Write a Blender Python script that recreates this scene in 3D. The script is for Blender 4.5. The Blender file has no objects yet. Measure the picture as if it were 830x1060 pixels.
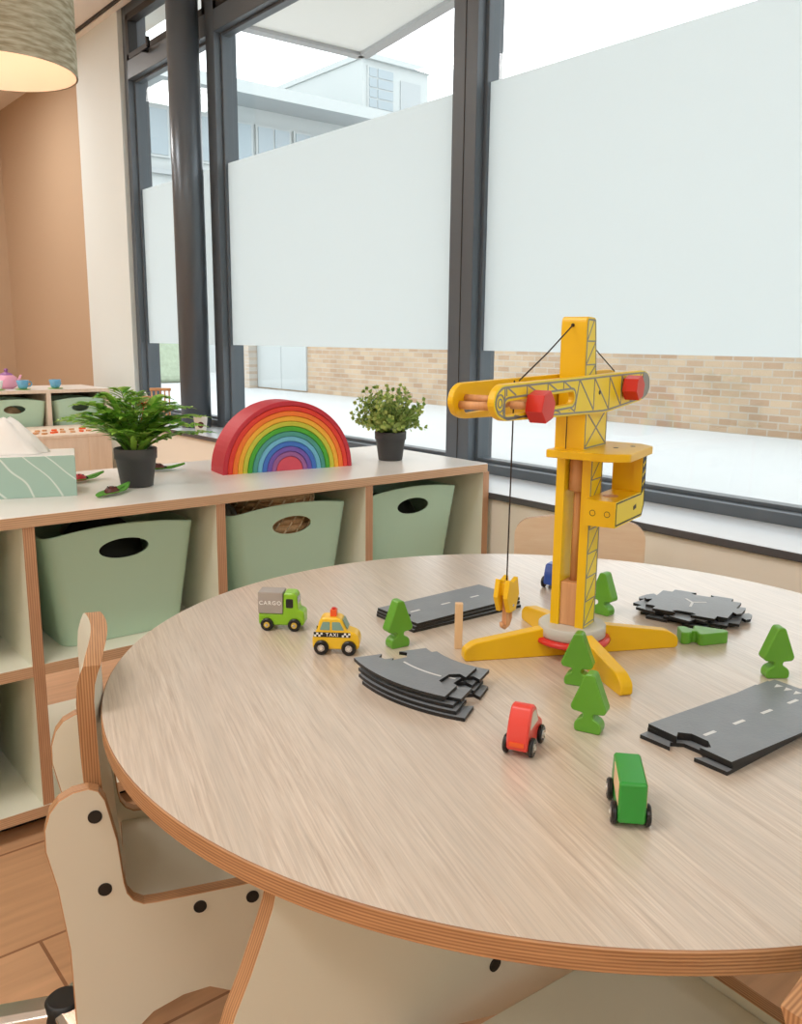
import bpy, bmesh, math, random
from mathutils import Vector, Matrix
random.seed(7)
PI = math.pi
SC = bpy.context.scene
COL = SC.collection

# ------------------------------------------------------------------ materials
def lin(c):
    c = c/255.0
    return c/12.92 if c <= .04045 else ((c+.055)/1.055)**2.4
def rgb(r, g, b): return (lin(r), lin(g), lin(b), 1)
MATS = {}
def newmat(name):
    m = bpy.data.materials.new(name); m.use_nodes = True
    nt = m.node_tree; b = nt.nodes['Principled BSDF']
    MATS[name] = m
    return m, nt, b
def N(nt, t, **kw):
    n = nt.nodes.new(t)
    for k, v in kw.items(): setattr(n, k, v)
    return n
def pbr(name, col, rough=.5, metal=0, spec=.5, var=0, vscale=20, bump=0, bscale=80, coat=0, sheen=0):
    m, nt, b = newmat(name)
    b.inputs['Base Color'].default_value = col
    b.inputs['Roughness'].default_value = rough
    b.inputs['Metallic'].default_value = metal
    b.inputs['Specular IOR Level'].default_value = spec
    b.inputs['Coat Weight'].default_value = coat
    b.inputs['Sheen Weight'].default_value = sheen
    tc = N(nt, 'ShaderNodeTexCoord')
    if var:
        no = N(nt, 'ShaderNodeTexNoise'); no.inputs['Scale'].default_value = vscale; no.inputs['Detail'].default_value = 4
        nt.links.new(tc.outputs['Object'], no.inputs['Vector'])
        mx = N(nt, 'ShaderNodeMixRGB'); mx.inputs[1].default_value = tuple(c*(1-var) for c in col[:3])+(1,)
        mx.inputs[2].default_value = tuple(min(1, c*(1+var)) for c in col[:3])+(1,)
        nt.links.new(no.outputs['Fac'], mx.inputs[0]); nt.links.new(mx.outputs[0], b.inputs['Base Color'])
    if bump:
        n2 = N(nt, 'ShaderNodeTexNoise'); n2.inputs['Scale'].default_value = bscale
        nt.links.new(tc.outputs['Object'], n2.inputs['Vector'])
        bp = N(nt, 'ShaderNodeBump'); bp.inputs['Strength'].default_value = bump; bp.inputs['Distance'].default_value = .002
        nt.links.new(n2.outputs['Fac'], bp.inputs['Height']); nt.links.new(bp.outputs['Normal'], b.inputs['Normal'])
    return m
def ply(name, axis, dark, light, layers=5.0, pitch=.0036):
    """plywood edge: thin veneer layers stacked along one axis"""
    m, nt, b = newmat(name)
    b.inputs['Roughness'].default_value = .45
    tc = N(nt, 'ShaderNodeTexCoord'); sp = N(nt, 'ShaderNodeSeparateXYZ')
    nt.links.new(tc.outputs['Object'], sp.inputs[0])
    no = N(nt, 'ShaderNodeTexNoise'); no.inputs['Scale'].default_value = 9; no.inputs['Detail'].default_value = 3
    nt.links.new(tc.outputs['Object'], no.inputs['Vector'])
    ma = N(nt, 'ShaderNodeMath', operation='MULTIPLY'); ma.inputs[1].default_value = 2*PI/pitch
    nt.links.new(sp.outputs['XYZ'.index(axis)], ma.inputs[0])
    md = N(nt, 'ShaderNodeMath', operation='MULTIPLY_ADD'); md.inputs[1].default_value = 2.0
    nt.links.new(no.outputs['Fac'], md.inputs[0]); nt.links.new(ma.outputs[0], md.inputs[2])
    si = N(nt, 'ShaderNodeMath', operation='SINE'); nt.links.new(md.outputs[0], si.inputs[0])
    mr = N(nt, 'ShaderNodeMapRange'); mr.inputs[1].default_value = -1; mr.inputs[2].default_value = 1
    nt.links.new(si.outputs[0], mr.inputs[0])
    # grain streaks running along the layers
    mp = N(nt, 'ShaderNodeMapping'); s = [14, 14, 14]; s['XYZ'.index(axis)] = 420; mp.inputs['Scale'].default_value = s
    nt.links.new(tc.outputs['Object'], mp.inputs[0])
    n2 = N(nt, 'ShaderNodeTexNoise'); n2.inputs['Scale'].default_value = 1; n2.inputs['Detail'].default_value = 5
    nt.links.new(mp.outputs[0], n2.inputs['Vector'])
    av = N(nt, 'ShaderNodeMath', operation='MULTIPLY_ADD'); av.inputs[1].default_value = .45
    nt.links.new(mr.outputs[0], av.inputs[0])
    m3 = N(nt, 'ShaderNodeMath', operation='MULTIPLY'); m3.inputs[1].default_value = .6
    nt.links.new(n2.outputs['Fac'], m3.inputs[0]); nt.links.new(m3.outputs[0], av.inputs[2])
    mx = N(nt, 'ShaderNodeMixRGB'); mx.inputs[1].default_value = dark; mx.inputs[2].default_value = light
    nt.links.new(av.outputs[0], mx.inputs[0]); nt.links.new(mx.outputs[0], b.inputs['Base Color'])
    return m
def grain(name, c1, c2, scale=(2, 60, 2), rot=0, rough=.4, c3=None, bump=.15, detail=6, spec=.5):
    m, nt, b = newmat(name)
    b.inputs['Roughness'].default_value = rough; b.inputs['Specular IOR Level'].default_value = spec
    tc = N(nt, 'ShaderNodeTexCoord'); mp = N(nt, 'ShaderNodeMapping'); mp.inputs['Rotation'].default_value = (0, 0, rot)
    nt.links.new(tc.outputs['Object'], mp.inputs[0])
    mp2 = N(nt, 'ShaderNodeMapping'); mp2.inputs['Scale'].default_value = scale; nt.links.new(mp.outputs[0], mp2.inputs[0])
    no = N(nt, 'ShaderNodeTexNoise'); no.inputs['Scale'].default_value = 1; no.inputs['Detail'].default_value = detail
    no.inputs['Roughness'].default_value = .65; no.inputs['Distortion'].default_value = .3
    nt.links.new(mp2.outputs[0], no.inputs['Vector'])
    cr = N(nt, 'ShaderNodeValToRGB'); e = cr.color_ramp.elements
    e[0].position = .3; e[0].color = c1; e[1].position = .7; e[1].color = c2
    nt.links.new(no.outputs['Fac'], cr.inputs[0])
    out = cr.outputs[0]
    if c3:
        mp3 = N(nt, 'ShaderNodeMapping'); mp3.inputs['Scale'].default_value = tuple(s*.12 for s in scale); nt.links.new(mp.outputs[0], mp3.inputs[0])
        n2 = N(nt, 'ShaderNodeTexNoise'); n2.inputs['Scale'].default_value = 1.0; n2.inputs['Detail'].default_value = 3; n2.inputs['Distortion'].default_value = 1.0
        nt.links.new(mp3.outputs[0], n2.inputs['Vector'])
        r2 = N(nt, 'ShaderNodeValToRGB'); r2.color_ramp.elements[0].position = .35; r2.color_ramp.elements[1].position = .75
        nt.links.new(n2.outputs['Fac'], r2.inputs[0])
        mx = N(nt, 'ShaderNodeMixRGB'); mx.inputs[2].default_value = c3; nt.links.new(r2.outputs[0], mx.inputs[0]); nt.links.new(out, mx.inputs[1])
        out = mx.outputs[0]
    nt.links.new(out, b.inputs['Base Color'])
    if bump:
        bp = N(nt, 'ShaderNodeBump'); bp.inputs['Strength'].default_value = bump; bp.inputs['Distance'].default_value = .0005
        nt.links.new(no.outputs['Fac'], bp.inputs['Height']); nt.links.new(bp.outputs['Normal'], b.inputs['Normal'])
    return m
def brick(name, c1, c2, mortar, w, h, gap, axes='YZ', rough=.8, off=.5, loc=(0, 0), nscale=3.0, grainy=0, bump=.3, bias=0):
    m, nt, b = newmat(name); b.inputs['Roughness'].default_value = rough
    tc = N(nt, 'ShaderNodeTexCoord'); sp = N(nt, 'ShaderNodeSeparateXYZ'); nt.links.new(tc.outputs['Object'], sp.inputs[0])
    cb = N(nt, 'ShaderNodeCombineXYZ')
    nt.links.new(sp.outputs['XYZ'.index(axes[0])], cb.inputs[0]); nt.links.new(sp.outputs['XYZ'.index(axes[1])], cb.inputs[1])
    mp = N(nt, 'ShaderNodeMapping'); mp.inputs['Location'].default_value = (loc[0], loc[1], 0); nt.links.new(cb.outputs[0], mp.inputs[0])
    br = N(nt, 'ShaderNodeTexBrick'); br.offset = off
    br.inputs['Scale'].default_value = 1; br.inputs['Brick Width'].default_value = w; br.inputs['Row Height'].default_value = h
    br.inputs['Mortar Size'].default_value = gap; br.inputs['Color1'].default_value = c1; br.inputs['Color2'].default_value = c2
    br.inputs['Mortar'].default_value = mortar; br.inputs['Bias'].default_value = bias; br.inputs['Mortar Smooth'].default_value = .1
    nt.links.new(mp.outputs[0], br.inputs['Vector'])
    no = N(nt, 'ShaderNodeTexNoise'); no.inputs['Scale'].default_value = nscale; no.inputs['Detail'].default_value = 6
    if grainy:
        m2 = N(nt, 'ShaderNodeMapping'); m2.inputs['Scale'].default_value = (2, grainy, 1); nt.links.new(cb.outputs[0], m2.inputs[0]); nt.links.new(m2.outputs[0], no.inputs['Vector'])
    else: nt.links.new(tc.outputs['Object'], no.inputs['Vector'])
    mr = N(nt, 'ShaderNodeMapRange'); mr.inputs[3].default_value = .75; mr.inputs[4].default_value = 1.22
    nt.links.new(no.outputs['Fac'], mr.inputs[0])
    mx = N(nt, 'ShaderNodeVectorMath', operation='SCALE')
    nt.links.new(br.outputs['Color'], mx.inputs[0]); nt.links.new(mr.outputs[0], mx.inputs['Scale'])
    nt.links.new(mx.outputs[0], b.inputs['Base Color'])
    if bump:
        bp = N(nt, 'ShaderNodeBump'); bp.inputs['Strength'].default_value = bump; bp.inputs['Distance'].default_value = .004; bp.invert = True
        nt.links.new(br.outputs['Fac'], bp.inputs['Height']); nt.links.new(bp.outputs['Normal'], b.inputs['Normal'])
    return m
def leafmat(name, c1, c2, rough=.4):
    m, nt, b = newmat(name)
    b.inputs['Roughness'].default_value = rough
    g = N(nt, 'ShaderNodeNewGeometry')
    mx = N(nt, 'ShaderNodeMixRGB'); mx.inputs[1].default_value = c1; mx.inputs[2].default_value = c2
    nt.links.new(g.outputs['Random Per Island'], mx.inputs[0]); nt.links.new(mx.outputs[0], b.inputs['Base Color'])
    tr = N(nt, 'ShaderNodeBsdfTranslucent'); nt.links.new(mx.outputs[0], tr.inputs[0])
    ms = N(nt, 'ShaderNodeMixShader'); ms.inputs[0].default_value = .3
    nt.links.new(b.outputs[0], ms.inputs[1]); nt.links.new(tr.outputs[0], ms.inputs[2])
    nt.links.new(ms.outputs[0], nt.nodes['Material Output'].inputs[0])
    return m

PLYD, PLYL = rgb(112, 68, 40), rgb(216, 166, 118)
for ax in 'XYZ': ply('ply'+ax, ax, PLYD, PLYL, pitch=.0030)
ply('plyS', 'Z', rgb(176, 134, 100), rgb(226, 190, 155), pitch=.0042)
ply('plySX', 'X', rgb(160, 108, 76), rgb(215, 172, 135), pitch=.0042)
pbr('cream', rgb(222, 219, 204), .38, bump=.03)
pbr('creamshelf', rgb(234, 232, 214), .45)
pbr('shelftop', rgb(236, 233, 228), .3, spec=.7)
grain('oak', rgb(190, 170, 150), rgb(232, 218, 202), scale=(300, 10, 3), rot=math.radians(17.6), rough=.3, spec=.7, c3=rgb(206, 192, 176), bump=.15, detail=9)
MATS['oak'].node_tree.nodes['Principled BSDF'].inputs['Coat Weight'].default_value = .5
MATS['oak'].node_tree.nodes['Principled BSDF'].inputs['Coat Roughness'].default_value = .28
def pores(mat, scale, rot, lo=.78):
    nt = MATS[mat].node_tree; b = nt.nodes['Principled BSDF']; src = b.inputs['Base Color'].links[0].from_socket
    tc = N(nt, 'ShaderNodeTexCoord'); mp = N(nt, 'ShaderNodeMapping'); mp.inputs['Rotation'].default_value = (0, 0, rot)
    mp2 = N(nt, 'ShaderNodeMapping'); mp2.inputs['Scale'].default_value = scale
    nt.links.new(tc.outputs['Object'], mp.inputs[0]); nt.links.new(mp.outputs[0], mp2.inputs[0])
    no = N(nt, 'ShaderNodeTexNoise'); no.inputs['Scale'].default_value = 1; no.inputs['Detail'].default_value = 2; no.inputs['Distortion'].default_value = .15
    nt.links.new(mp2.outputs[0], no.inputs['Vector'])
    cr = N(nt, 'ShaderNodeValToRGB'); cr.color_ramp.elements[0].position = .40; cr.color_ramp.elements[0].color = (lo, lo, lo, 1)
    cr.color_ramp.elements[1].position = .52; cr.color_ramp.elements[1].color = (1, 1, 1, 1)
    nt.links.new(no.outputs['Fac'], cr.inputs[0])
    mx = N(nt, 'ShaderNodeMixRGB', blend_type='MULTIPLY'); mx.inputs[0].default_value = 1
    nt.links.new(src, mx.inputs[1]); nt.links.new(cr.outputs[0], mx.inputs[2]); nt.links.new(mx.outputs[0], b.inputs['Base Color'])
pores('oak', (620, 12, 1), math.radians(17.6), .90)
brick('floorwood', rgb(204, 156, 116), rgb(212, 168, 130), rgb(150, 104, 72), 1.2, .30, .003, axes='XY', rough=.42, loc=(.548, -.612), grainy=30, nscale=2, bump=.1)
pbr('wallcream', rgb(244, 240, 228), .7, bump=.05, bscale=200)
pbr('wallwhite', rgb(222, 230, 228), .7, bump=.05, bscale=200)
pbr('wallbeige', rgb(190, 164, 136), .7, bump=.05, bscale=200)
pbr('ceilingwhite', rgb(238, 235, 228), .8, bump=.05, bscale=120)
pbr('frame', rgb(88, 98, 107), .42, metal=.0, spec=.5)
pbr('framedark', rgb(40, 38, 36), .5)
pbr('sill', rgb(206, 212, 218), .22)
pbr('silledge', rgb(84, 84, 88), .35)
pbr('column', rgb(94, 102, 110), .3, metal=.3)
pbr('black', rgb(18, 18, 18), .45)
pbr('tyre', rgb(16, 16, 17), .35)
pbr('roadtop_sheen', rgb(128, 134, 140), .36, var=.12, vscale=30, bump=.2, bscale=220)  # grey of the road tops lightened, sheen put into the colour
pbr('roadside', rgb(20, 21, 22), .5)
pbr('roadpaint', rgb(220, 222, 222), .5)
pbr('yellow', rgb(238, 190, 14), .33)
pbr('yellowprint', rgb(246, 222, 36), .33)
pbr('greyprint', rgb(140, 144, 140), .4)
pbr('blackprint', rgb(22, 22, 22), .4)
pbr('redplastic', rgb(212, 48, 40), .3)
pbr('greydisk', rgb(196, 194, 186), .45)
grain('woodnat', rgb(196, 138, 92), rgb(226, 172, 124), scale=(90, 90, 5), rough=.5)
grain('woodpale', rgb(222, 184, 140), rgb(238, 206, 166), scale=(60, 60, 5), rough=.5)
grain('plyfaceback', rgb(232, 204, 172), rgb(242, 220, 192), scale=(8, 8, 60), rough=.45)
grain('birch', rgb(222, 200, 178), rgb(236, 218, 200), scale=(40, 40, 4), rough=.5)
pbr('cord', rgb(50, 40, 34), .8)
pbr('treegreen', rgb(98, 164, 48), .35)
pbr('bin', rgb(184, 213, 189), .42, bump=.04)
pbr('pot', rgb(66, 66, 68), .5)
pbr('soil', rgb(50, 40, 30), .9, bump=.6, bscale=200)
pbr('lime', rgb(140, 196, 38), .3)
pbr('cargogrey', rgb(168, 160, 154), .4)
pbr('taxiyellow', rgb(244, 198, 40), .28)
pbr('orange', rgb(238, 96, 40), .3)
pbr('windowteal', rgb(128, 164, 152), .3)
pbr('carred', rgb(228, 74, 64), .3)
pbr('cargreen', rgb(48, 152, 56), .3)
pbr('carblue', rgb(50, 84, 170), .3)
pbr('hubgold', rgb(214, 180, 70), .3)
pbr('silver', rgb(205, 200, 196), .25, metal=.7)
pbr('palewindow', rgb(214, 208, 196), .35)
pbr('chrome', rgb(226, 226, 226), .16, metal=1)
pbr('tissue', rgb(244, 242, 238), .8)
pbr('white', rgb(240, 240, 238), .4)
pbr('lampliner', rgb(250, 226, 206), .6)
leafmat('fernleaf', rgb(84, 158, 46), rgb(172, 214, 92), .35)
leafmat('fernyoung', rgb(150, 190, 70), rgb(180, 205, 110), .4)
leafmat('bushleaf', rgb(112, 148, 66), rgb(196, 210, 124), .5)
pbr('stem', rgb(88, 120, 50), .5)
pbr('redflower', rgb(214, 84, 40), .5)
pbr('felt', rgb(92, 158, 56), .8, var=.15)
pbr('bugdark', rgb(92, 44, 40), .45)
pbr('bugred', rgb(200, 50, 62), .35)
pbr('pinktea', rgb(232, 164, 190), .3)
pbr('bluetea', rgb(104, 170, 206), .3)
pbr('greentea', rgb(170, 208, 110), .35)
pbr('rattan', rgb(196, 158, 116), .7, var=.35, vscale=120, bump=.6, bscale=160)
pbr('rattanpale', rgb(222, 200, 164), .7)
pbr('darkfabric', rgb(30, 34, 28), .8, var=.4, vscale=40)
pbr('greybag', rgb(150, 148, 142), .3, var=.3, vscale=40)
pbr('extwhite', rgb(174, 180, 180), .7)
pbr('extgrey', rgb(160, 166, 168), .6)
pbr('extglass', rgb(146, 158, 164), .2)
pbr('canopy', rgb(226, 226, 222), .6)
pbr('canopytrim', rgb(160, 162, 164), .5)
pbr('pavement', rgb(192, 195, 196), .8, var=.04, vscale=2)
pbr('hedge', rgb(168, 182, 160), .8, var=.3, vscale=12)
brick('brickbuff', rgb(186, 164, 138), rgb(166, 138, 112), rgb(176, 166, 152), .22, .075, .008, axes='YZ', nscale=2.2)
brick('brickgrey', rgb(190, 176, 160), rgb(176, 158, 140), rgb(186, 178, 168), .22, .065, .008, axes='YZ', nscale=2.2)
for nm, c in dict(crimson=(196, 44, 60), red=(226, 58, 42), orangered=(244, 124, 44), amber=(240, 176, 52), yellowgreen=(196, 196, 60),
                  green=(72, 168, 48), teal=(72, 152, 140), lightblue=(110, 182, 212), blue=(60, 112, 196), purple=(112, 84, 172),
                  mauve=(150, 92, 150), pink=(212, 78, 96)).items():
    pbr('rb_'+nm, rgb(*c), .5, var=.07, vscale=60)
# tissue box paper with thin white swirls
m, nt, b = newmat('tissuebox'); b.inputs['Roughness'].default_value = .5
tc = N(nt, 'ShaderNodeTexCoord'); wv = N(nt, 'ShaderNodeTexWave'); wv.wave_type = 'BANDS'; wv.bands_direction = 'DIAGONAL'
wv.inputs['Scale'].default_value = 11; wv.inputs['Distortion'].default_value = 7; wv.inputs['Detail'].default_value = 1; wv.inputs['Detail Scale'].default_value = .6
nt.links.new(tc.outputs['Object'], wv.inputs['Vector'])
cr = N(nt, 'ShaderNodeValToRGB'); cr.color_ramp.elements[0].position = .975; cr.color_ramp.elements[0].color = rgb(164, 194, 182)
cr.color_ramp.elements[1].position = .995; cr.color_ramp.elements[1].color = rgb(214, 226, 218)
nt.links.new(wv.outputs['Fac'], cr.inputs[0]); nt.links.new(cr.outputs[0], b.inputs['Base Color'])
# clear glass pane
m, nt, b = newmat('glass'); nt.nodes.remove(b)
tr = N(nt, 'ShaderNodeBsdfTransparent'); tr.inputs[0].default_value = (.97, .985, .98, 1)
gl = N(nt, 'ShaderNodeBsdfGlossy'); gl.inputs['Roughness'].default_value = .02
ms = N(nt, 'ShaderNodeMixShader'); ms.inputs[0].default_value = .04
nt.links.new(tr.outputs[0], ms.inputs[1]); nt.links.new(gl.outputs[0], ms.inputs[2]); nt.links.new(ms.outputs[0], nt.nodes['Material Output'].inputs[0])
# frosted privacy film
m, nt, b = newmat('frost'); nt.nodes.remove(b)
tl = N(nt, 'ShaderNodeBsdfTranslucent'); tl.inputs[0].default_value = (.69, .755, .77, 1)
df = N(nt, 'ShaderNodeBsdfDiffuse'); df.inputs[0].default_value = (.8, .83, .83, 1)
t2 = N(nt, 'ShaderNodeBsdfTransparent')
ms = N(nt, 'ShaderNodeMixShader'); ms.inputs[0].default_value = .22
nt.links.new(tl.outputs[0], ms.inputs[1]); nt.links.new(df.outputs[0], ms.inputs[2])
m2 = N(nt, 'ShaderNodeMixShader'); m2.inputs[0].default_value = .0
nt.links.new(ms.outputs[0], m2.inputs[1]); nt.links.new(t2.outputs[0], m2.inputs[2]); nt.links.new(m2.outputs[0], nt.nodes['Material Output'].inputs[0])
# woven lamp shade: glows where the bulb shines through
m, nt, b = newmat('shadecloth'); nt.nodes.remove(b)
tc = N(nt, 'ShaderNodeTexCoord'); mp = N(nt, 'ShaderNodeMapping'); mp.inputs['Scale'].default_value = (14, 14, 90)
nt.links.new(tc.outputs['Object'], mp.inputs[0]); no = N(nt, 'ShaderNodeTexNoise'); no.inputs['Scale'].default_value = 1.5; no.inputs['Detail'].default_value = 8
nt.links.new(mp.outputs[0], no.inputs['Vector'])
cr = N(nt, 'ShaderNodeValToRGB'); cr.color_ramp.elements[0].position = .35; cr.color_ramp.elements[0].color = rgb(150, 140, 116)
cr.color_ramp.elements[1].position = .65; cr.color_ramp.elements[1].color = rgb(192, 186, 164)
nt.links.new(no.outputs['Fac'], cr.inputs[0])
df = N(nt, 'ShaderNodeBsdfDiffuse'); tl = N(nt, 'ShaderNodeBsdfTranslucent'); nt.links.new(cr.outputs[0], df.inputs[0]); nt.links.new(cr.outputs[0], tl.inputs[0])
ms = N(nt, 'ShaderNodeMixShader'); ms.inputs[0].default_value = .1
nt.links.new(df.outputs[0], ms.inputs[1]); nt.links.new(tl.outputs[0], ms.inputs[2]); nt.links.new(ms.outputs[0], nt.nodes['Material Output'].inputs[0])
def emit(name, col, s):
    m, nt, b = newmat(name); b.inputs['Base Color'].default_value = col; b.inputs['Emission Color'].default_value = col; b.inputs['Emission Strength'].default_value = s
emit('bulb', rgb(255, 214, 160), 3)
emit('panelglow', rgb(255, 240, 214), 4)

# ------------------------------------------------------------------ mesh builder
class MB:
    def __init__(s, *mats):
        s.v = []; s.f = []; s.m = []; s.mats = list(mats); s.sm = []
    def mi(s, mat):
        if mat is None: return 0
        if mat not in s.mats: s.mats.append(mat)
        return s.mats.index(mat)
    def add(s, vs, fs, mat=None, smooth=False, fm=None):
        o = len(s.v); s.v += [tuple(v) for v in vs]; k = s.mi(mat)
        for i, f in enumerate(fs):
            s.f.append([o+j for j in f]); s.m.append(s.mi(fm[i]) if fm else k); s.sm.append(smooth)
        return s
    def box(s, x0, x1, y0, y1, z0, z1, mat=None, sides=None):
        """sides: dict face->material; faces -x +x -y +y -z +z"""
        vs = [(x0,y0,z0),(x1,y0,z0),(x1,y1,z0),(x0,y1,z0),(x0,y0,z1),(x1,y0,z1),(x1,y1,z1),(x0,y1,z1)]
        fs = [(0,4,7,3),(1,2,6,5),(0,1,5,4),(3,7,6,2),(0,3,2,1),(4,5,6,7)]
        keys = ['-x','+x','-y','+y','-z','+z']
        fm = [(sides or {}).get(k, mat or s.mats[0]) for k in keys]
        return s.add(vs, fs, fm=fm)
    def prism(s, poly, t0, t1, plane='xy', mat=None, side=None, smooth=False, bev=0):
        """extrude a 2D outline along the third axis"""
        def P(a, b, t): return {'xy': (a, b, t), 'xz': (a, t, b), 'yz': (t, a, b)}[plane]
        ar = sum(poly[i][0]*poly[(i+1) % len(poly)][1]-poly[(i+1) % len(poly)][0]*poly[i][1] for i in range(len(poly)))
        poly = list(poly)
        if ar < 0: poly.reverse()
        if plane == 'xz': poly.reverse()
        n = len(poly)
        if bev:
            cx = []
            for i in range(n):
                p0 = Vector(poly[i-1]); p1 = Vector(poly[i]); p2 = Vector(poly[(i+1) % n])
                d1 = (p1-p0).normalized(); d2 = (p2-p1).normalized(); sg = -1 if plane == 'xz' else 1
                n1 = Vector((-d1.y, d1.x))*sg; n2 = Vector((-d2.y, d2.x))*sg
                nn = n1+n2; q = nn.length_squared
                nn = nn*(2/q if q > .3 else 1)
                cx.append(p1+nn*bev)
            rings = [(cx, t0), (poly, t0+bev), (poly, t1-bev), (cx, t1)]
        else: rings = [(poly, t0), (poly, t1)]
        vs = []
        for r, t in rings: vs += [P(p[0], p[1], t) for p in r]
        R = len(rings); fs = []; fm = []
        side = side or mat
        fs.append(list(range(n))[::-1]); fs.append([(R-1)*n+i for i in range(n)]); fm += [mat or s.mats[0]]*2
        sm = [False, False]
        for k in range(R-1):
            for i in range(n):
                j = (i+1) % n
                fs.append([k*n+i, k*n+j, (k+1)*n+j, (k+1)*n+i]); fm.append(side or s.mats[0])
        o = len(s.v); s.v += vs
        for i, f in enumerate(fs):
            s.f.append([o+j for j in f]); s.m.append(s.mi(fm[i])); s.sm.append(smooth and i > 1)
        return s
    def lathe(s, prof, c=(0, 0, 0), n=32, mat=None, smooth=True, sy=1, caps=True):
        vs = []; fs = []
        for r, z in prof:
            for i in range(n):
                a = 2*PI*i/n; vs.append((c[0]+r*math.cos(a), c[1]+r*sy*math.sin(a), c[2]+z))
        for k in range(len(prof)-1):
            for i in range(n):
                j = (i+1) % n; fs.append((k*n+i, k*n+j, (k+1)*n+j, (k+1)*n+i))
        s.add(vs, fs, mat, smooth)
        if caps:
            o = len(s.v)-len(vs); k = s.mi(mat)
            for base, rev in ((0, True), ((len(prof)-1)*n, False)):
                ring = [o+base+i for i in range(n)]
                if (prof[0][0] if rev else prof[-1][0]) > 1e-6:
                    s.f.append(ring[::-1] if rev else ring); s.m.append(k); s.sm.append(False)
        return s
    def cyl(s, a, b_, r, n=20, mat=None, r2=None, smooth=True):
        a = Vector(a); b_ = Vector(b_); d = (b_-a); L = d.length; d.normalize()
        u = d.orthogonal().normalized(); w = d.cross(u); r2 = r if r2 is None else r2
        vs = [a+(u*math.cos(2*PI*i/n)+w*math.sin(2*PI*i/n))*r for i in range(n)]+[b_+(u*math.cos(2*PI*i/n)+w*math.sin(2*PI*i/n))*r2 for i in range(n)]
        s.add(vs, [(i, (i+1) % n, n+(i+1) % n, n+i) for i in range(n)], mat, smooth)
        o = len(s.v)-2*n; k = s.mi(mat)
        s.f += [[o+i for i in range(n)][::-1], [o+n+i for i in range(n)]]; s.m += [k, k]; s.sm += [False, False]
        return s
    def tube(s, pts, r, n=8, mat=None, taper=None):
        pts = [Vector(p) for p in pts]; vs = []; m = len(pts); u = None
        for k, p in enumerate(pts):
            d = (pts[min(k+1, m-1)]-pts[max(k-1, 0)]).normalized()
            if u is None: u = d.orthogonal().normalized()
            u = (u-d*u.dot(d)).normalized(); w = d.cross(u)
            rr = r*(1+(taper-1)*k/(m-1)) if taper is not None else r
            vs += [p+(u*math.cos(2*PI*i/n)+w*math.sin(2*PI*i/n))*rr for i in range(n)]
        fs = [(k*n+i, k*n+(i+1) % n, (k+1)*n+(i+1) % n, (k+1)*n+i) for k in range(m-1) for i in range(n)]
        fs += [tuple(range(n))[::-1], tuple((m-1)*n+i for i in range(n))]
        return s.add(vs, fs, mat, True)
    def sphere(s, c, r, n=16, m=10, mat=None, sx=1, sy=1, sz=1, zmin=-1):
        prof = [];
        vs = []; a0 = math.asin(max(-1, zmin))
        for k in range(m+1):
            a = a0+(PI/2-a0)*k/m
            for i in range(n):
                t = 2*PI*i/n; vs.append((c[0]+sx*r*math.cos(a)*math.cos(t), c[1]+sy*r*math.cos(a)*math.sin(t), c[2]+sz*r*math.sin(a)))
        fs = [(k*n+i, k*n+(i+1) % n, (k+1)*n+(i+1) % n, (k+1)*n+i) for k in range(m) for i in range(n)]
        if zmin > -1: fs.append(tuple(range(n))[::-1])
        return s.add(vs, fs, mat, True)
    def strip(s, a, b_, w, h, z, T=None, mat=None):
        """thin raised line between two 2D points; T maps (u,v,n) to 3D"""
        a = Vector(a); b_ = Vector(b_); d = (b_-a).normalized(); n = Vector((-d.y, d.x))*w/2
        q = [a-n, b_-n, b_+n, a+n]
        vs = [T(p.x, p.y, z) for p in q]+[T(p.x, p.y, z+h) for p in q]
        return s.add(vs, [(0,1,2,3),(7,6,5,4),(0,4,5,1),(1,5,6,2),(2,6,7,3),(3,7,4,0)], mat)
    def build(s, name, parent=None, loc=(0, 0, 0), rz=0, rot=None, bevel=0, seg=2, label=None, cat=None, group=None, kind=None, fix=False, sub=0):
        me = bpy.data.meshes.new(name); me.from_pydata(s.v, [], s.f)
        for i, p in enumerate(me.polygons): p.material_index = s.m[i]; p.use_smooth = s.sm[i]
        for mname in s.mats: me.materials.append(MATS[mname])
        if fix or bevel:
            bm = bmesh.new(); bm.from_mesh(me); bmesh.ops.remove_doubles(bm, verts=bm.verts, dist=1e-6)
            bmesh.ops.recalc_face_normals(bm, faces=bm.faces); bm.to_mesh(me); bm.free()
        me.validate(); me.update()
        o = bpy.data.objects.new(name, me); COL.objects.link(o)
        o.location = loc; o.rotation_euler = rot or (0, 0, rz)
        if parent: o.parent = parent
        if bevel:
            b = o.modifiers.new('edge', 'BEVEL'); b.width = bevel; b.segments = seg; b.limit_method = 'ANGLE'; b.angle_limit = math.radians(40); b.harden_normals = False
        if sub:
            b = o.modifiers.new('sub', 'SUBSURF'); b.levels = sub; b.render_levels = sub
        tag(o, label, cat, group, kind)
        return o
def tag(o, label=None, cat=None, group=None, kind=None):
    if label: o['label'] = label
    if cat: o['category'] = cat
    if group: o['group'] = group
    if kind: o['kind'] = kind
    return o
def thing(name, label, cat, loc=(0, 0, 0), rz=0, group=None, rot=None):
    o = bpy.data.objects.new(name, None); COL.objects.link(o); o.location = loc; o.rotation_euler = rot or (0, 0, rz); o.empty_display_size = .02
    return tag(o, label, cat, group)
def struct(name, mb, **k): return mb.build(name, kind='structure', **k)
def rrect(w, h, r, n=5, cx=0, cy=0):
    pts = []
    for sx, sy, a0 in ((1, 1, 0), (-1, 1, PI/2), (-1, -1, PI), (1, -1, 1.5*PI)):
        for i in range(n+1):
            a = a0+PI/2*i/n; pts.append((cx+sx*(w/2-r)+r*math.cos(a), cy+sy*(h/2-r)+r*math.sin(a)))
    return pts
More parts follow.
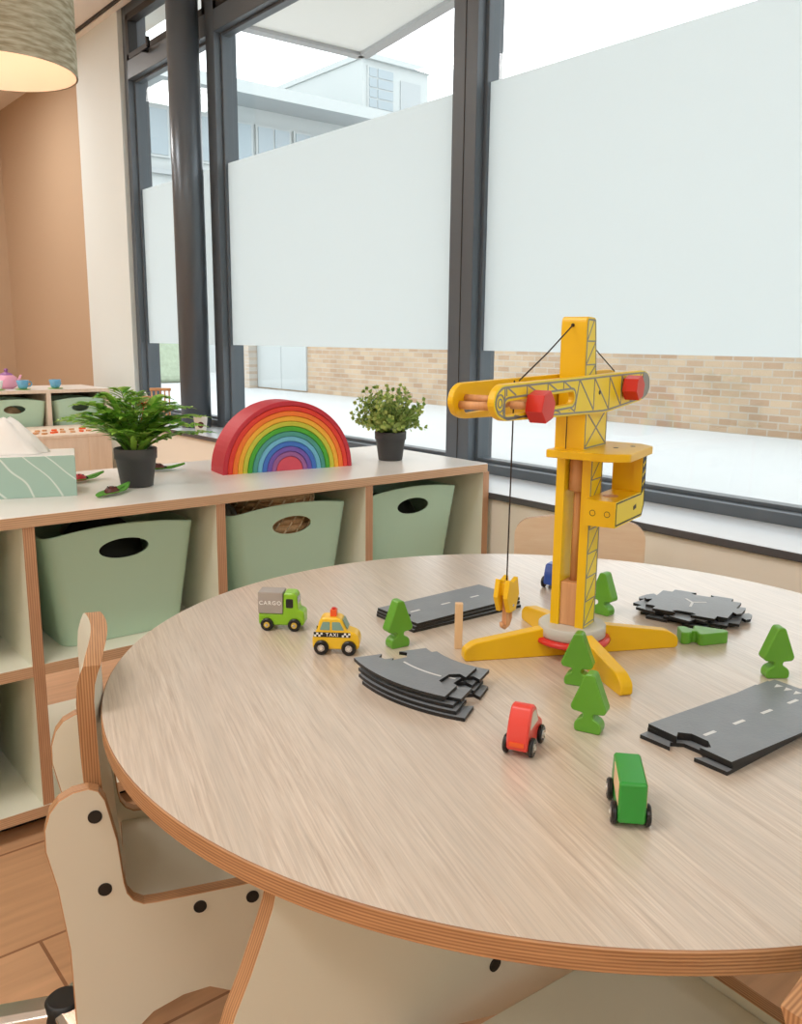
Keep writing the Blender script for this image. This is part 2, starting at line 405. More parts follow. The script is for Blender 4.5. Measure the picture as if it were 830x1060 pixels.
def smooth_poly(pts, it=2, keep=()):
    for _ in range(it):
        q = []; n = len(pts)
        for i in range(n):
            a = pts[i]; b = pts[(i+1) % n]
            q += [(a[0]*.75+b[0]*.25, a[1]*.75+b[1]*.25), (a[0]*.25+b[0]*.75, a[1]*.25+b[1]*.75)]
        pts = q
    return pts
def round_poly(pts, r, n=4):
    """round the corners; r one radius or a list"""
    out = []; m = len(pts)
    for i in range(m):
        p0, p1, p2 = Vector(pts[i-1]), Vector(pts[i]), Vector(pts[(i+1) % m]); ri = r[i] if isinstance(r, (list, tuple)) else r
        if ri <= 0: out.append(tuple(p1)); continue
        d0 = (p0-p1); d2 = (p2-p1); k = min(ri, d0.length*.48, d2.length*.48)
        a = p1+d0.normalized()*k; b = p1+d2.normalized()*k
        for j in range(n+1):
            t = j/n; out.append(tuple(a*(1-t)**2+p1*2*t*(1-t)+b*t*t))
    return out
def boolcut(o, cutter):
    md = o.modifiers.new('cut', 'BOOLEAN'); md.operation = 'DIFFERENCE'; md.solver = 'EXACT'; md.object = cutter
    bpy.context.view_layer.update()
    dg = bpy.context.evaluated_depsgraph_get()
    me = bpy.data.meshes.new_from_object(o.evaluated_get(dg)); o.modifiers.remove(md); o.data = me
    bpy.data.objects.remove(cutter)
def text_mesh(txt, size, name, parent, mat, M, ext=.0003, bold=0, label=None):
    cu = bpy.data.curves.new(name, 'FONT'); cu.body = txt; cu.size = size; cu.extrude = ext; cu.align_x = 'CENTER'; cu.align_y = 'CENTER'; cu.offset = bold; cu.space_character = 1.25
    t = bpy.data.objects.new('tmp', cu); COL.objects.link(t); bpy.context.view_layer.update()
    me = bpy.data.meshes.new_from_object(t.evaluated_get(bpy.context.evaluated_depsgraph_get())); bpy.data.objects.remove(t)
    me.materials.clear(); me.materials.append(MATS[mat]); me.transform(M)
    o = bpy.data.objects.new(name, me); COL.objects.link(o); o.parent = parent; tag(o, label); return o
def copy_tree(o, parent=None):
    c = o.copy(); COL.objects.link(c)
    if parent: c.parent = parent
    for ch in [x for x in bpy.data.objects if x.parent == o]: copy_tree(ch, c)
    return c

# all heights are written relative to the round table's top and lifted by FL at the end
FL = .56; FZ = -FL
CZ = 2.096                                   # ceiling
XF, XG, XS = 1.055, 1.105, .815               # window frame face, glass, sill nosing

# ------------------------------------------------------------------ room
struct('floor', MB('floorwood').box(-4.2, 1.3, -3.7, 6.9, FZ-.1, FZ))
struct('ceiling', MB('ceilingwhite').box(-4.2, 1.3, -3.7, 6.9, CZ, CZ+.1))
struct('wall_left', MB('wallcream').box(-4.2, -4.0, -3.7, 6.9, FZ, CZ))
struct('wall_front', MB('wallcream').box(-4.0, 1.3, -3.7, -3.5, FZ, CZ))
struct('wall_back', MB('wallbeige').box(-4.0, 1.3, 6.64, 6.84, FZ, CZ))
struct('wall_right', MB('wallbeige').box(1.162, 1.3, 4.58, 6.64, FZ, CZ))
struct('wall_pier', MB('wallwhite').box(1.03, 1.16, 3.945, 4.58, FZ, CZ))
struct('wall_window', MB('wallcream').box(.83, 1.16, -3.5, 3.93, FZ, -.005))
struct('trim_1', MB('ceilingwhite').box(1.0, 1.03, -3.5, 6.6, CZ-.02, CZ))            # white ceiling edge strip
struct('trim_2', MB('framedark').box(.985, 1.0, -3.5, 6.6, CZ-.012, CZ))          # solid dark strip painted in for the shade of the ceiling gap
# window sill
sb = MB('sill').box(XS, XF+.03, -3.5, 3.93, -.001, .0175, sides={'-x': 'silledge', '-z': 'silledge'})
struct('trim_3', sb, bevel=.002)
# window frame: posts, transom, rails
posts = [(-1.30, -1.192), (1.285, 1.393), (2.95, 3.028)]
FZ0, FZ1 = .0175, CZ
def wframe(k, ya, yb, sash):
    """one bay between posts: frame, glass, film"""
    root = thing('window_%d' % k, None, None, (XF, ya, 0)); root['kind'] = 'structure'
    m = MB('frame')
    d = XF
    # bottom rail, transom, head (local coords: x from XF, y from ya)
    W = yb-ya
    m.box(0, .09, 0, W, FZ0, .047)
    m.box(0, .09, 0, W, 1.745, 1.835)
    m.box(0, .09, 0, W, 2.05, FZ1)
    m.box(.035, .075, 0, W, .047, .058); m.box(.035, .075, 0, W, 1.733, 1.745)
    for y in (0, W-.014): m.box(.032, .08, y, y+.014, .047, 1.745)
    m.build('window_frame', root, bevel=.002, kind='structure')
    g = MB('glass').box(XG-XF-.003, XG-XF+.003, .012, W-.012, .05, 1.74)
    g.build('pane', root, kind='structure', label='large clear window pane')
    f = MB('frost').add([(XG-XF-.0045, .013, .404), (XG-XF-.0045, W-.013, .404), (XG-XF-.0045, W-.013, 1.206), (XG-XF-.0045, .013, 1.206)], [(0, 1, 2, 3)])
    f.build('privacy_film', root, kind='structure', label='frosted white privacy film across the pane')
    # opening top light
    s = MB('framedark'); a = .03; z0, z1 = 1.835, 2.05
    s.box(.0, .05, 0, W, z0, z0+a); s.box(0, .05, 0, W, z1-a, z1); s.box(0, .05, 0, a, z0, z1); s.box(0, .05, W-a, W, z0, z1)
    so = s.build('sash', root, bevel=.002, kind='structure', label='dark opening frame above the transom')
    MB('glass').box(.024, .03, a, W-a, z0+a, z1-a).build('pane', so, kind='structure')
    hd = MB('black').box(-.03, 0, .60, .62, z0-.02, z0+.0).box(-.034, -.022, .54, .62, z0-.018, z0-.004)
    hd.cyl((-.03, .54, z0-.012), (-.03, .54, z0+.03), .010)
    hd.build('window_handle', so, kind='structure', bevel=.001, label='black latch handle')
    return root
bays = [(-3.5, -1.30), (-1.192, 1.285), (1.393, 2.95), (3.028, 3.90)]
for k, (a, b_) in enumerate(bays): wframe(k+1, a, b_, True)
for k, (a, b_) in enumerate(posts+[(3.90, 3.945)]):
    m = MB('frame').box(XF, XF+.11, a, b_, FZ0, CZ)
    if k in (0, 1): m.box(XF-.002, XF, a+.05, a+.053, FZ0, CZ, mat='framedark')
    struct('trim_%d' % (4+k), m, bevel=.002)
# round steel column standing on the sill
cm = MB('column').lathe([(.07, .0175), (.07, CZ)], n=48)
struct('column', cm, loc=(.968, 3.07, 0))

# ------------------------------------------------------------------ outside
GZ = -.5
struct('ground', MB('pavement').box(1.2, 60, -30, 60, GZ-.2, GZ))
bw = MB('brickbuff').box(0, .22, 0, 27.9, 0, 2.4)
garden = thing('brick_wall', 'low buff brick wall across the pale yard outside the windows', 'wall', (7.55, -14, GZ))
bw.build('wall_face', garden)
MB('extwhite').box(-.03, 0, 26.2, 27.88, .03, 2.4).box(-.035, -.03, 27.02, 27.04, .03, 2.4, mat='extgrey').build('gate_panel', garden, label='pale double gate panel set into the wall')
bp_ = MB('brickgrey').box(0, .5, 0, 1.2, 0, 2.4)
bp_.build('brick_pier', loc=(7.35, 13.9, GZ), label='weathered grey brick pier beyond the pale gate', cat='pier')
MB('brickbuff').box(0, .075, 0, .40, 0, 3.4).build('brick_buttress', loc=(1.165, 4.1, GZ), label='narrow brick buttress just outside the farthest window', cat='wall')
hm = MB('hedge')
hm.box(0, 1.2, 0, 3, 0, 1.0)
hm.build('hedge', loc=(6.2, 16.4, GZ), label='pale green clipped hedge far beyond the yard', cat='hedge', bevel=.15, seg=3)
# long low white building and the tower block
YB = 20.0
b1 = thing('office_building', 'long white flat-roofed building with a band of windows under deep eaves', 'building', (4, YB, 0))
MB('extwhite').box(0, 11.4, 1.2, 10, GZ, 6.5).build('wall', b1)
MB('extwhite').box(-1.0, 12.6, 0, 10.5, 6.5, 6.8, sides={'-z': 'extgrey'}).build('roof', b1)
for i in range(9):
    x0 = .6+i*1.2
    w = MB('extwhite').box(x0, x0+1.1, 1.12, 1.2, 4.9, 6.1)
    wo = w.build('window', b1)
    MB('extglass').box(x0+.06, x0+.52, 1.09, 1.13, 4.96, 6.04).box(x0+.58, x0+1.04, 1.09, 1.13, 4.96, 6.04).build('pane', wo)
MB('extgrey').box(0, 11.4, 1.06, 1.12, 4.5, 4.62).build('sill_band', b1)
b2 = thing('tower_block', 'white cubic block with one tall gridded window rising behind the eaves', 'building', (14.7, YB+.2, 0))
MB('extwhite').box(0, 2.4, 0, 9.6, 6.81, 8.1).build('wall', b2)
MB('extwhite').box(-.05, 2.45, -.12, 10.1, 8.1, 8.25).build('roof', b2)
wo = MB('extwhite').box(.15, 1.1, -.04, 0, 6.81, 7.95).build('window', b2)
g = MB('extglass')
for i in range(2):
    for j in range(4): g.box(.2+i*.3+(0 if i == 0 else .0), .2+i*.3+(.26 if i == 0 else .55), -.06, -.03, 6.86+j*.27, 7.09+j*.27)
g.build('pane', wo)
MB('extgrey').box(1.35, 2.1, -.03, 0, 6.82, 7.75).build('recess_panel', b2)
# canopy of this building, seen from below through the panes
cz = 2.95; c0 = Vector((4.16, 6.04)); dL = Vector((-1, .04)).normalized(); dR = Vector((-.17, -1)).normalized()
q = [c0, c0+dL*2.9, Vector((1.3, -6)), c0+dR*12]
cn = thing('canopy', 'flat white canopy projecting over the yard outside the windows', 'canopy', (0, 0, 0))
MB('canopy').prism([tuple(p) for p in q], cz, cz+.16).build('soffit_slab', cn, fix=True)
tr = MB('canopytrim')
for a, b_ in ((q[0], q[1]), (q[0], q[3])):
    d = (b_-a).normalized(); n = Vector((-d.y, d.x))*.05
    vs = [(p.x, p.y, z) for z in (cz-.03, cz+.18) for p in (a-n, b_-n, b_+n, a+n)]
    tr.add(vs, [(0,1,2,3),(7,6,5,4),(0,4,5,1),(1,5,6,2),(2,6,7,3),(3,7,4,0)])
tr.build('fascia', cn, fix=True)

# ------------------------------------------------------------------ storage shelf
yf, yb = .938, 1.45; TT = .0226
xs_ = [-1.256-.41, -.846-.41+.0, -.846, -.4367, -.0304, .380, .7887]
xs_ = [-1.665, -1.256, -.8465, -.4367, -.0304, .380, .7887]
sh = thing('storage_shelf', 'long white open cubby shelf with plywood edges below the windows', 'shelf', (-.43, yf, FZ))
def L(x, y, z): return (x+.43, y-yf, z-FZ)
def board(name, x0, x1, y0, y1, z0, z1, mat, edge, **k):
    """flat board, thickness axis given by edge (plyS: z, plySX: x)"""
    m = MB(mat)
    a = L(x0, y0, z0); b = L(x1, y1, z1)
    sides = {'-y': edge, '+y': edge}
    if edge.endswith('X'): sides.update({'-z': edge, '+z': edge})
    else: sides.update({'-x': edge, '+x': edge})
    m.box(a[0], b[0], a[1], b[1], a[2], b[2], sides=sides)
    return m.build(name, sh, **k)
# top with rounded front corner
tp = MB('shelftop', 'plyS')
poly = [L(-1.665, yf, 0)[:2], L(.811, yf, 0)[:2], L(.811, yb, 0)[:2], L(-1.665, yb, 0)[:2]]
poly = round_poly(poly, [0, .018, .01, 0])
tp.prism(poly, .0774-FZ, .1-FZ, mat='shelftop', side='plyS')
tp.build('top', sh, fix=True, bevel=.0015)
W_ = .0226
for i, x in enumerate(xs_):
    board('divider', x, x+W_, yf+.003, yb-.012, -.4997-TT if i in (0, 6) else -.201 if i in (4, 5) else -.4997, .0774, 'creamshelf', 'plySX')
for i in range(6):
    board('shelf_board', xs_[i]+W_, xs_[i+1], yf+.003, yb-.012, -.201-TT, -.201, 'creamshelf', 'plyS')
board('base_board', xs_[0], xs_[-1]+W_, yf+.001, yb-.012, -.4997-TT, -.4997, 'creamshelf', 'plyS')
MB('creamshelf').box(L(-1.665, 0, 0)[0], L(.811, 0, 0)[0], yb-.012-yf, yb-.006-yf, -.21-FZ, .0774-FZ).build('back_panel', sh)
MB('creamshelf').box(L(-1.665, 0, 0)[0], L(-.42, 0, 0)[0], yb-.012-yf, yb-.006-yf, .03, -.21-FZ).build('back_panel', sh)
MB('black').box(L(-1.6, 0, 0)[0], L(.76, 0, 0)[0], .06, .45, 0, -.4997-TT-FZ).build('plinth', sh)

# ------------------------------------------------------------------ bins
def make_bin(w=.33, wb=.265, d=.26, h=.235, arch=.016, t=.004):
    m = MB('bin')
    n = 16
    def ring(z, ww, dd, r, dz=0, off=0):
        pts = rrect(ww-2*off, dd-2*off, r, 5)
        out = []
        for x, y in pts:
            k = max(0, 1-(2*x/ww)**2) if abs(y) > dd/2-r-1e-6 or True else 0
            fy = min(1, abs(y)/(dd/2))
            out.append((x, y, z+dz*k*fy**3))
        return out
    # add extra points along the long sides so that the rim can arch
    def dense(pts):
        out = []
        for i, p in enumerate(pts):
            q = pts[(i+1) % len(pts)]; L_ = math.dist(p[:2], q[:2]); s = max(1, int(L_/.02)); 
            for j in range(s): out.append((p[0]+(q[0]-p[0])*j/s, p[1]+(q[1]-p[1])*j/s))
        return out
    N0 = [10 if i % 6 == 5 else 1 for i in range(24)]
    def base(ww, dd, r, off):
        pts = rrect(ww-2*off, dd-2*off, max(.002, r-off), 5); out = []
        for i, p in enumerate(pts):
            q = pts[(i+1) % 24]
            for j in range(N0[i]): out.append((p[0]+(q[0]-p[0])*j/N0[i], p[1]+(q[1]-p[1])*j/N0[i]))
        return out
    def R(z, ww, dd, off, dz=0, r=.03):
        out = []
        for x, y in base(ww, dd, r, off):
            k = max(0, 1-(2*x/ww)**2)*min(1, abs(2*y/dd))**2
            out.append((x, y, z+dz*k))
        return out
    rings = []
    K = 8
    for k in range(K+1):
        f = k/K; rings.append(R(h*f, wb+(w-wb)*f, d*.86+(d-d*.86)*f, 0, arch*f**2))
    rings.append([(x, y, z+.002) for x, y, z in R(h, w, d, t*.5, arch)])
    for k in range(K, 0, -1):
        f = k/K; rings.append(R(h*f, wb+(w-wb)*f, d*.86+(d-d*.86)*f, t, arch*f**2))
    rings.append(R(t, wb, d*.86, t))
    nn = len(rings[0]); vs = [p for r in rings for p in r]
    fs = [(k*nn+i, k*nn+(i+1) % nn, (k+1)*nn+(i+1) % nn, (k+1)*nn+i) for k in range(len(rings)-1) for i in range(nn)]
    fs += [tuple(range(nn))[::-1], tuple((len(rings)-1)*nn+i for i in range(nn))]
    m.add(vs, fs, smooth=False)
    o = m.build('storage_bin', fix=True)
    c = MB('bin'); pts = [(.054*math.cos(2*PI*i/32), .0215*math.sin(2*PI*i/32)+h-.036) for i in range(32)]
    c.prism(pts, -.3, .3, plane='xz'); co = c.build('cut', fix=True)
    boolcut(o, co)
    for p in o.data.polygons: p.use_smooth = True
    b = o.modifiers.new('edge', 'EDGE_SPLIT'); b.split_angle = math.radians(35)
    return o
bin0 = make_bin()
binspots = [((-.222, 1.115, -.2), 0, 'sage green bin with an oval handle hole, third compartment from the window post end', 1),
            ((.185, 1.10, -.2), 0, 'sage green bin holding a woven basket below the rainbow', 1),
            ((.575, 1.115, -.2), 0, 'sage green bin in the end compartment below the small leafy bush', 1),
            ((-.655, 1.13, -.2), 0, 'sage green bin in the upper compartment below the tissue box', 1),
            ((-.655, 1.13, -.499), 0, 'sage green bin in the lower compartment at the picture edge', 1)]
for i, (loc, rz, lab, s) in enumerate(binspots):
    o = bin0 if i == 0 else bin0.copy()
    if i: COL.objects.link(o)
    o.location = loc; o.rotation_euler = (0, 0, rz)
    tag(o, lab, 'bin', 'sage green bins in the long shelf')
def lump(name, loc, sx, sy, sz, mat, label, cat, seed=0, amp=.25, n=20):
    rnd = random.Random(seed); m = MB(mat); ph = [rnd.uniform(0, 6) for _ in range(8)]
    vs = []; M_ = 12
    for k in range(M_+1):
        a = -PI/2+PI*k/M_
        for i in range(n):
            t = 2*PI*i/n
            r = 1+amp*(math.sin(3*t+ph[0])*math.cos(2*a+ph[1])+.6*math.sin(5*t+ph[2]+3*a)+.4*math.sin(9*t+ph[3]-5*a))*math.cos(a)
            vs.append((sx*r*math.cos(a)*math.cos(t), sy*r*math.cos(a)*math.sin(t), sz*(1+math.sin(a)*(1+.2*math.sin(4*t+ph[4])*math.cos(a)))))
    fs = [(k*n+i, k*n+(i+1) % n, (k+1)*n+(i+1) % n, (k+1)*n+i) for k in range(M_) for i in range(n)]
    m.add(vs, fs, smooth=True)
    return m.build(name, loc=loc, label=label, cat=cat, fix=True)
lump('cloth_bundle', (-.23, 1.115, -.195), .10, .085, .122, 'darkfabric', 'dark crumpled cloth bundle filling the bin third from the window post end', 'cloth', 3, .1)
lump('cloth_bundle', (.575, 1.115, -.195), .10, .085, .105, 'darkfabric', 'dark cloth bundle deep inside the bin in the end compartment', 'cloth', 5, .1)
lump('plastic_bag', (.078, 1.09, -.195), .017, .06, .118, 'greybag', 'crumpled grey plastic bag stuffed beside the woven basket', 'bag', 9, .12)
# woven basket in the second bin
bk = thing('woven_basket', 'brown coiled rattan basket with pale stitching sticking out of a bin', 'basket', (.208, 1.105, -.176))
m = MB('rattan')
for k in range(13):
    z = .010+k*.0185; r = .082+.018*math.sin(min(1, k/10)*PI*.75); sx = 1.0
    m.tube([((r*sx)*math.cos(2*PI*i/28), r*math.sin(2*PI*i/28), z) for i in range(29)], .0105, 8)
m.lathe([(.08, 0), (.082, .006)], mat='rattan')
m.build('coils', bk)
m = MB('rattanpale')
for k in range(12):
    z = .02+k*.0185; r = .082+.018*math.sin(min(1, k/10)*PI*.75)+.0098
    for i in range(22):
        a = 2*PI*(i+.5*(k % 2))/22
        m.tube([(r*math.cos(a-.06), r*math.sin(a-.06), z-.008), ((r+.002)*math.cos(a), (r+.002)*math.sin(a), z), (r*math.cos(a+.06), r*math.sin(a+.06), z+.008)], .0019, 5)
m.build('stitching', bk, label='pale diagonal stitches')

# ------------------------------------------------------------------ rainbow: twelve nested pieces
names = ['crimson', 'red', 'orangered', 'amber', 'yellowgreen', 'green', 'teal', 'lightblue', 'blue', 'purple', 'mauve', 'pink']
said = ['crimson', 'bright red', 'orange', 'amber yellow', 'yellow green', 'green', 'teal', 'light blue', 'deep blue', 'purple', 'mauve']
R0, RI = .182, .0365; T_ = (R0-RI)/11
ca = math.radians(-7.7)
for k, nme in enumerate(names):
    ro = R0-k*T_; ri = ro-T_+.0009; n = 40
    if k < 11:
        out = [(ro*math.cos(PI*i/n), ro*math.sin(PI*i/n)*.985) for i in range(n+1)]+[(ri*math.cos(PI*i/n), ri*math.sin(PI*i/n)*.985) for i in range(n, -1, -1)]
        lab = '%s wooden arch %s of the nested toy rainbow on the shelf' % (said[k], 'outermost' if k == 0 else 'piece'); nm = 'rainbow_arch'
    else:
        out = [(ro*math.cos(PI*i/n), ro*math.sin(PI*i/n)*.985) for i in range(n+1)]; lab = 'solid pink wooden half disc at the heart of the toy rainbow'; nm = 'rainbow_half_disc'
    m = MB('rb_'+nme)
    # quads between the arcs keep the faces tidy
    D = .09; b = .0016
    if k < 11:
        rings = [(0, b), (b, 0), (D-b, 0), (D, b)]
        vs = []
        for y, ins in rings:
            for i in range(n+1):
                a = PI*i/n; vs.append(((ro-ins)*math.cos(a), y, (ro-ins)*math.sin(a)*.985))
            for i in range(n+1):
                a = PI*i/n; vs.append(((ri+ins)*math.cos(a), y, (ri+ins)*math.sin(a)*.985))
        S = 2*(n+1); fs = []
        for r in range(3):
            for i in range(n):
                fs.append((r*S+i, (r+1)*S+i, (r+1)*S+i+1, r*S+i+1)); fs.append((r*S+n+1+i, r*S+n+2+i, (r+1)*S+n+2+i, (r+1)*S+n+1+i))
            fs.append((r*S, r*S+n+1, (r+1)*S+n+1, (r+1)*S)); fs.append((r*S+n, (r+1)*S+n, (r+1)*S+2*n+1, r*S+2*n+1))
        for i in range(n):
            fs.append((i, i+1, n+2+i, n+1+i)); fs.append((3*S+i, 3*S+n+1+i, 3*S+n+2+i, 3*S+i+1))
        m.add(vs, fs)
    else: m.prism(out, 0, D, plane='xz', bev=b)
    m.build(nm, loc=(.292, 1.151, .1), rz=ca, label=lab, cat='toy', group='nested pieces of the toy rainbow', fix=True)

# ------------------------------------------------------------------ plants
def pot(root, rt, rb, h):
    m = MB('pot').lathe([(rb*.9, 0), (rb, .002), (rt*.93, h*.72), (rt*.985, h*.73), (rt, h*.985), (rt*.97, h), (rt*.93, h*.985), (rt*.9, h*.8)], n=40, caps=False)
    m.lathe([(.0001, .001), (rb*.9, 0)], n=40, caps=False)
    m.build('pot', root); MB('soil').lathe([(rt*.915, h*.8), (rt*.915, h*.84), (.001, h*.86)], n=24).build('soil', root)
def leaf(m, p, d, up, L_, w, mat=None, droop=.15, k=4):
    """pointed leaf blade with a fold along its midrib"""
    d = d.normalized(); s = d.cross(up)
    if s.length < 1e-4: s = d.orthogonal()
    s.normalize(); u = s.cross(d).normalized(); vs = []; fs = []
    prof = [0, .75, 1.0, .72, .0] if k == 4 else [0, .9, 1, .9, .1]
    for i in range(5):
        t = i/4; c = p+d*L_*t-u*droop*L_*t*t; ww = w/2*prof[i]
        vs += [c-s*ww+u*ww*.25, c, c+s*ww+u*ww*.25]
    for i in range(4):
        fs += [(i*3, i*3+1, i*3+4, i*3+3), (i*3+1, i*3+2, i*3+5, i*3+4)]
    m.add(vs, fs, mat, True)
def fern():
    root = thing('potted_fern', 'arching green fern in a dark grey pot beside the tissue box', 'plant', (-.122, 1.148, .1))
    pot(root, .048, .036, .089)
    rnd = random.Random(11); fol = MB('fernleaf', 'fernyoung'); st = MB('stem')
    specs = [(180, .185, .085), (170, .15, .13), (200, .16, .10), (150, .12, .15), (125, .10, .17), (0, .185, .055), (-12, .18, .08), (12, .17, .10), (25, .14, .12), (-30, .15, .09), (60, .12, .13), (95, .10, .14), (-60, .10, .12), (-90, .09, .11), (-120, .11, .12), (-150, .13, .11), (215, .14, .14), (40, .08, .15), (-75, .06, .15), (100, .05, .16), (190, .07, .16), (10, .10, .125), (-20, .11, .13), (140, .06, .13), (-100, .12, .07), (-45, .12, .07), (80, .13, .08), (160, .17, .06), (-5, .13, .10), (230, .12, .09)]
    for az, reach, hh in specs:
        az = math.radians(az+rnd.uniform(-8, 8)+(-39)*0); pts = []
        dirh = Vector((math.cos(az)*.775+0, math.sin(az), 0)); dirh = Vector((.775*math.cos(az)+.62*math.sin(az), -.631*math.cos(az)+.76*math.sin(az), 0))
        K = 15
        for i in range(K+1):
            t = i/K
            pts.append(Vector((0, 0, .08))+dirh*(.012+.82*reach*t**1.15)+Vector((0, 0, hh*(1.75*t-.95*t*t))))
        st.tube(pts, .0022, 6, taper=.3)
        for i in range(3, K+1):
            d = (pts[i]-pts[i-1]).normalized(); side = d.cross(Vector((0, 0, 1))).normalized()
            Ls = .030*math.sin(PI*(.22+.72*i/K))+.006; yy = 'fernyoung' if rnd.random() < .12 else 'fernleaf'
            for sg in (-1, 1):
                dd = side*sg*.9+d*.6+Vector((0, 0, rnd.uniform(-.1, .3)))
                leaf(fol, pts[i], dd, Vector((0, 0, 1)), Ls*rnd.uniform(.95, 1.25), .0175, yy)
        leaf(fol, pts[-1], pts[-1]-pts[-2], Vector((0, 0, 1)), .024, .009)
    for _ in range(90):
        a = rnd.uniform(0, 2*PI); d = Vector((math.cos(a), math.sin(a), rnd.uniform(.6, 2.2)))
        leaf(fol, Vector((math.cos(a)*.02, math.sin(a)*.02, .075+rnd.uniform(0, .045))), d, Vector((0, 0, 1)), rnd.uniform(.03, .055), .015)
    st.build('stems', root); fol.build('foliage', root)
    fl = MB('redflower')
    for k in range(7): leaf(fl, Vector((.012, -.03, .185)), Vector((rnd.uniform(-1, 1), rnd.uniform(-1, .5), rnd.uniform(.1, .6))), Vector((0, 0, 1)), .018, .008)
    fl.tube([(.0, -.005, .09), (.006, -.02, .14), (.012, -.03, .185)], .0012, 5)
    fl.build('blossom', root, label='small orange red blossom')
fern()
def bush():
    root = thing('potted_bush', 'small round-leaved bush in a dark grey pot near the window post', 'plant', (.6296, 1.1567, .1))
    pot(root, .045, .034, .082)
    rnd = random.Random(5); fol = MB('bushleaf'); st = MB('stem')
    for k in range(130):
        ph = rnd.uniform(0, 2*PI); th = math.acos(rnd.uniform(-.08, 1)); 
        d = Vector((math.sin(th)*math.cos(ph), math.sin(th)*math.sin(ph), math.cos(th)))
        R = rnd.uniform(.6, 1.0)
        end = Vector((0, 0, .105))+Vector((d.x*.118, d.y*.118, d.z*.112))*R
        mid = Vector((d.x*.035, d.y*.035, .10+d.z*.03)); p0 = Vector((d.x*.01, d.y*.01, .068))
        pts = [p0*(1-t)**2+mid*2*t*(1-t)+end*t*t for t in [i/8 for i in range(9)]]
        st.tube(pts, .0010, 5, taper=.4)
        for i in range(3, 9):
            dd = (pts[i]-pts[i-1]).normalized(); s = dd.orthogonal().normalized(); s.rotate(Matrix.Rotation(rnd.uniform(0, 6.28), 3, dd))
            for sg in (-1, 1):
                leaf(fol, pts[i], s*sg+dd*.7, dd, rnd.uniform(.011, .016), .0105, droop=.05, k=5)
        leaf(fol, pts[-1], dd, s, .012, .008, k=5)
    st.build('stems', root); fol.build('foliage', root)
bush()

# ladybirds on leaves
def bug_leaf(loc, rz, lab, bug, blab):
    root = thing('felt_leaf', lab, 'toy', loc, rz, 'green leaves with ladybirds on the shelf')
    n = 14; vs = []; fs = []
    for k in range(n+1):
        t = k/n; w = .020*math.sin(PI*min(1, t*.92+.06))**.8; z = .003+.022*max(0, t-.68)**1.2*1.9
        x = -.06+.12*t
        for j, f in enumerate((-1, -.5, 0, .5, 1)): vs.append((x, w*f, z+.004*abs(f)))
    for k in range(n):
        for j in range(4): fs.append((k*5+j, k*5+j+1, (k+1)*5+j+1, (k+1)*5+j))
    m = MB('felt').add(vs, fs, smooth=True); o = m.build('blade', root)
    sd = o.modifiers.new('thick', 'SOLIDIFY'); sd.thickness = .002
    MB('felt').tube([(-.055, 0, .0035), (0, 0, .0045), (.04, 0, .012)], .0012, 6).build('midrib', root)
    r = bpy.data.objects.new('toy_ladybird', None); COL.objects.link(r); r.location = (loc[0], loc[1], loc[2]+.0045); r.rotation_euler = (0, 0, rz); tag(r, blab, 'toy', 'ladybirds on the leaves')
    MB(bug).sphere((-.008, 0, 0), .0155, 18, 8, sx=1.15, sz=.95, zmin=0).build('shell', r)
    MB('black').sphere((.009, 0, 0), .0075, 12, 6, zmin=0, sz=1).build('head', r)
    sp = MB('black')
    for x, y in ((-.012, .006), (-.012, -.006), (-.002, .007), (-.002, -.007), (-.018, 0)):
        z = math.sqrt(max(0, 1-((x+.008)/.0178)**2-(y/.0155)**2))*.0147; sp.sphere((x, y, z-.0005), .0022, 8, 5)
    sp.build('spots', r)
bug_leaf((-.205, 1.075, .1), math.radians(35), 'green felt leaf lying in front of the fern pot', 'bugdark', 'dark brown red ladybird on the leaf before the fern pot')
bug_leaf((-.200, 1.285, .1), math.radians(15), 'green felt leaf half hidden behind the tissue box', 'bugred', 'red ladybird on the leaf behind the tissue box')
bug_leaf((.022, 1.34, .1), math.radians(-20), 'green felt leaf peeping out behind the fern pot', 'bugdark', 'dark ladybird on the leaf behind the fern pot')

# tissue box
tb = thing('tissue_box', 'pale green tissue box with thin white swirls on the shelf', 'tissue box', (-.2746, 1.1035, .1), math.radians(-18.6))
MB('tissuebox').box(-.25, 0, 0, .125, 0, .088, sides={'+z': 'white'}).build('carton', tb, bevel=.0012)
mm = MB('tissue'); rnd = random.Random(2); n = 20
vs = []; 
for k in range(9):
    t = k/8; z = .0885+.075*t
    for i in range(n):
        a = 2*PI*i/n; rr = (1-t)**.8*(1+.16*math.sin(5*a+t*3)+.1*math.sin(9*a))+.22*t*(1+.3*math.sin(3*a))
        vs.append((-.125+.068*rr*math.cos(a)*(1 if t < .9 else .8)-.012*t, .062+.03*rr*math.sin(a), z+.004*math.sin(3*a)*t))
fs = [(k*n+i, k*n+(i+1) % n, (k+1)*n+(i+1) % n, (k+1)*n+i) for k in range(8) for i in range(n)]+[tuple(8*n+i for i in range(n))]
mm.add(vs, fs, smooth=True); mm.build('tissue', tb, label='white tissue pulled up out of the slot')

# ------------------------------------------------------------------ round table
tbl = thing('round_table', 'large round table with pale oak top and thick plywood edge', 'table', (0, 0, FZ))
n = 160; th = .027
m = MB('oak', 'plyZ'); H = -FZ
th = .022
pr = [(.5985, H), (.6, H-.0015), (.6, H-th+.0015), (.5985, H-th)]
vs = [(r*math.cos(2*PI*i/n), r*math.sin(2*PI*i/n), z) for r, z in pr for i in range(n)]
fs = [tuple(range(n)), tuple(range(3*n, 4*n))[::-1]]; fm = ['oak', 'cream']
for k in range(3):
    for i in range(n):
        j = (i+1) % n; fs.append((k*n+i, (k+1)*n+i, (k+1)*n+j, k*n+j)); fm.append('plyZ')
m.add(vs, fs, fm=fm); m.build('tabletop', tbl, fix=True)
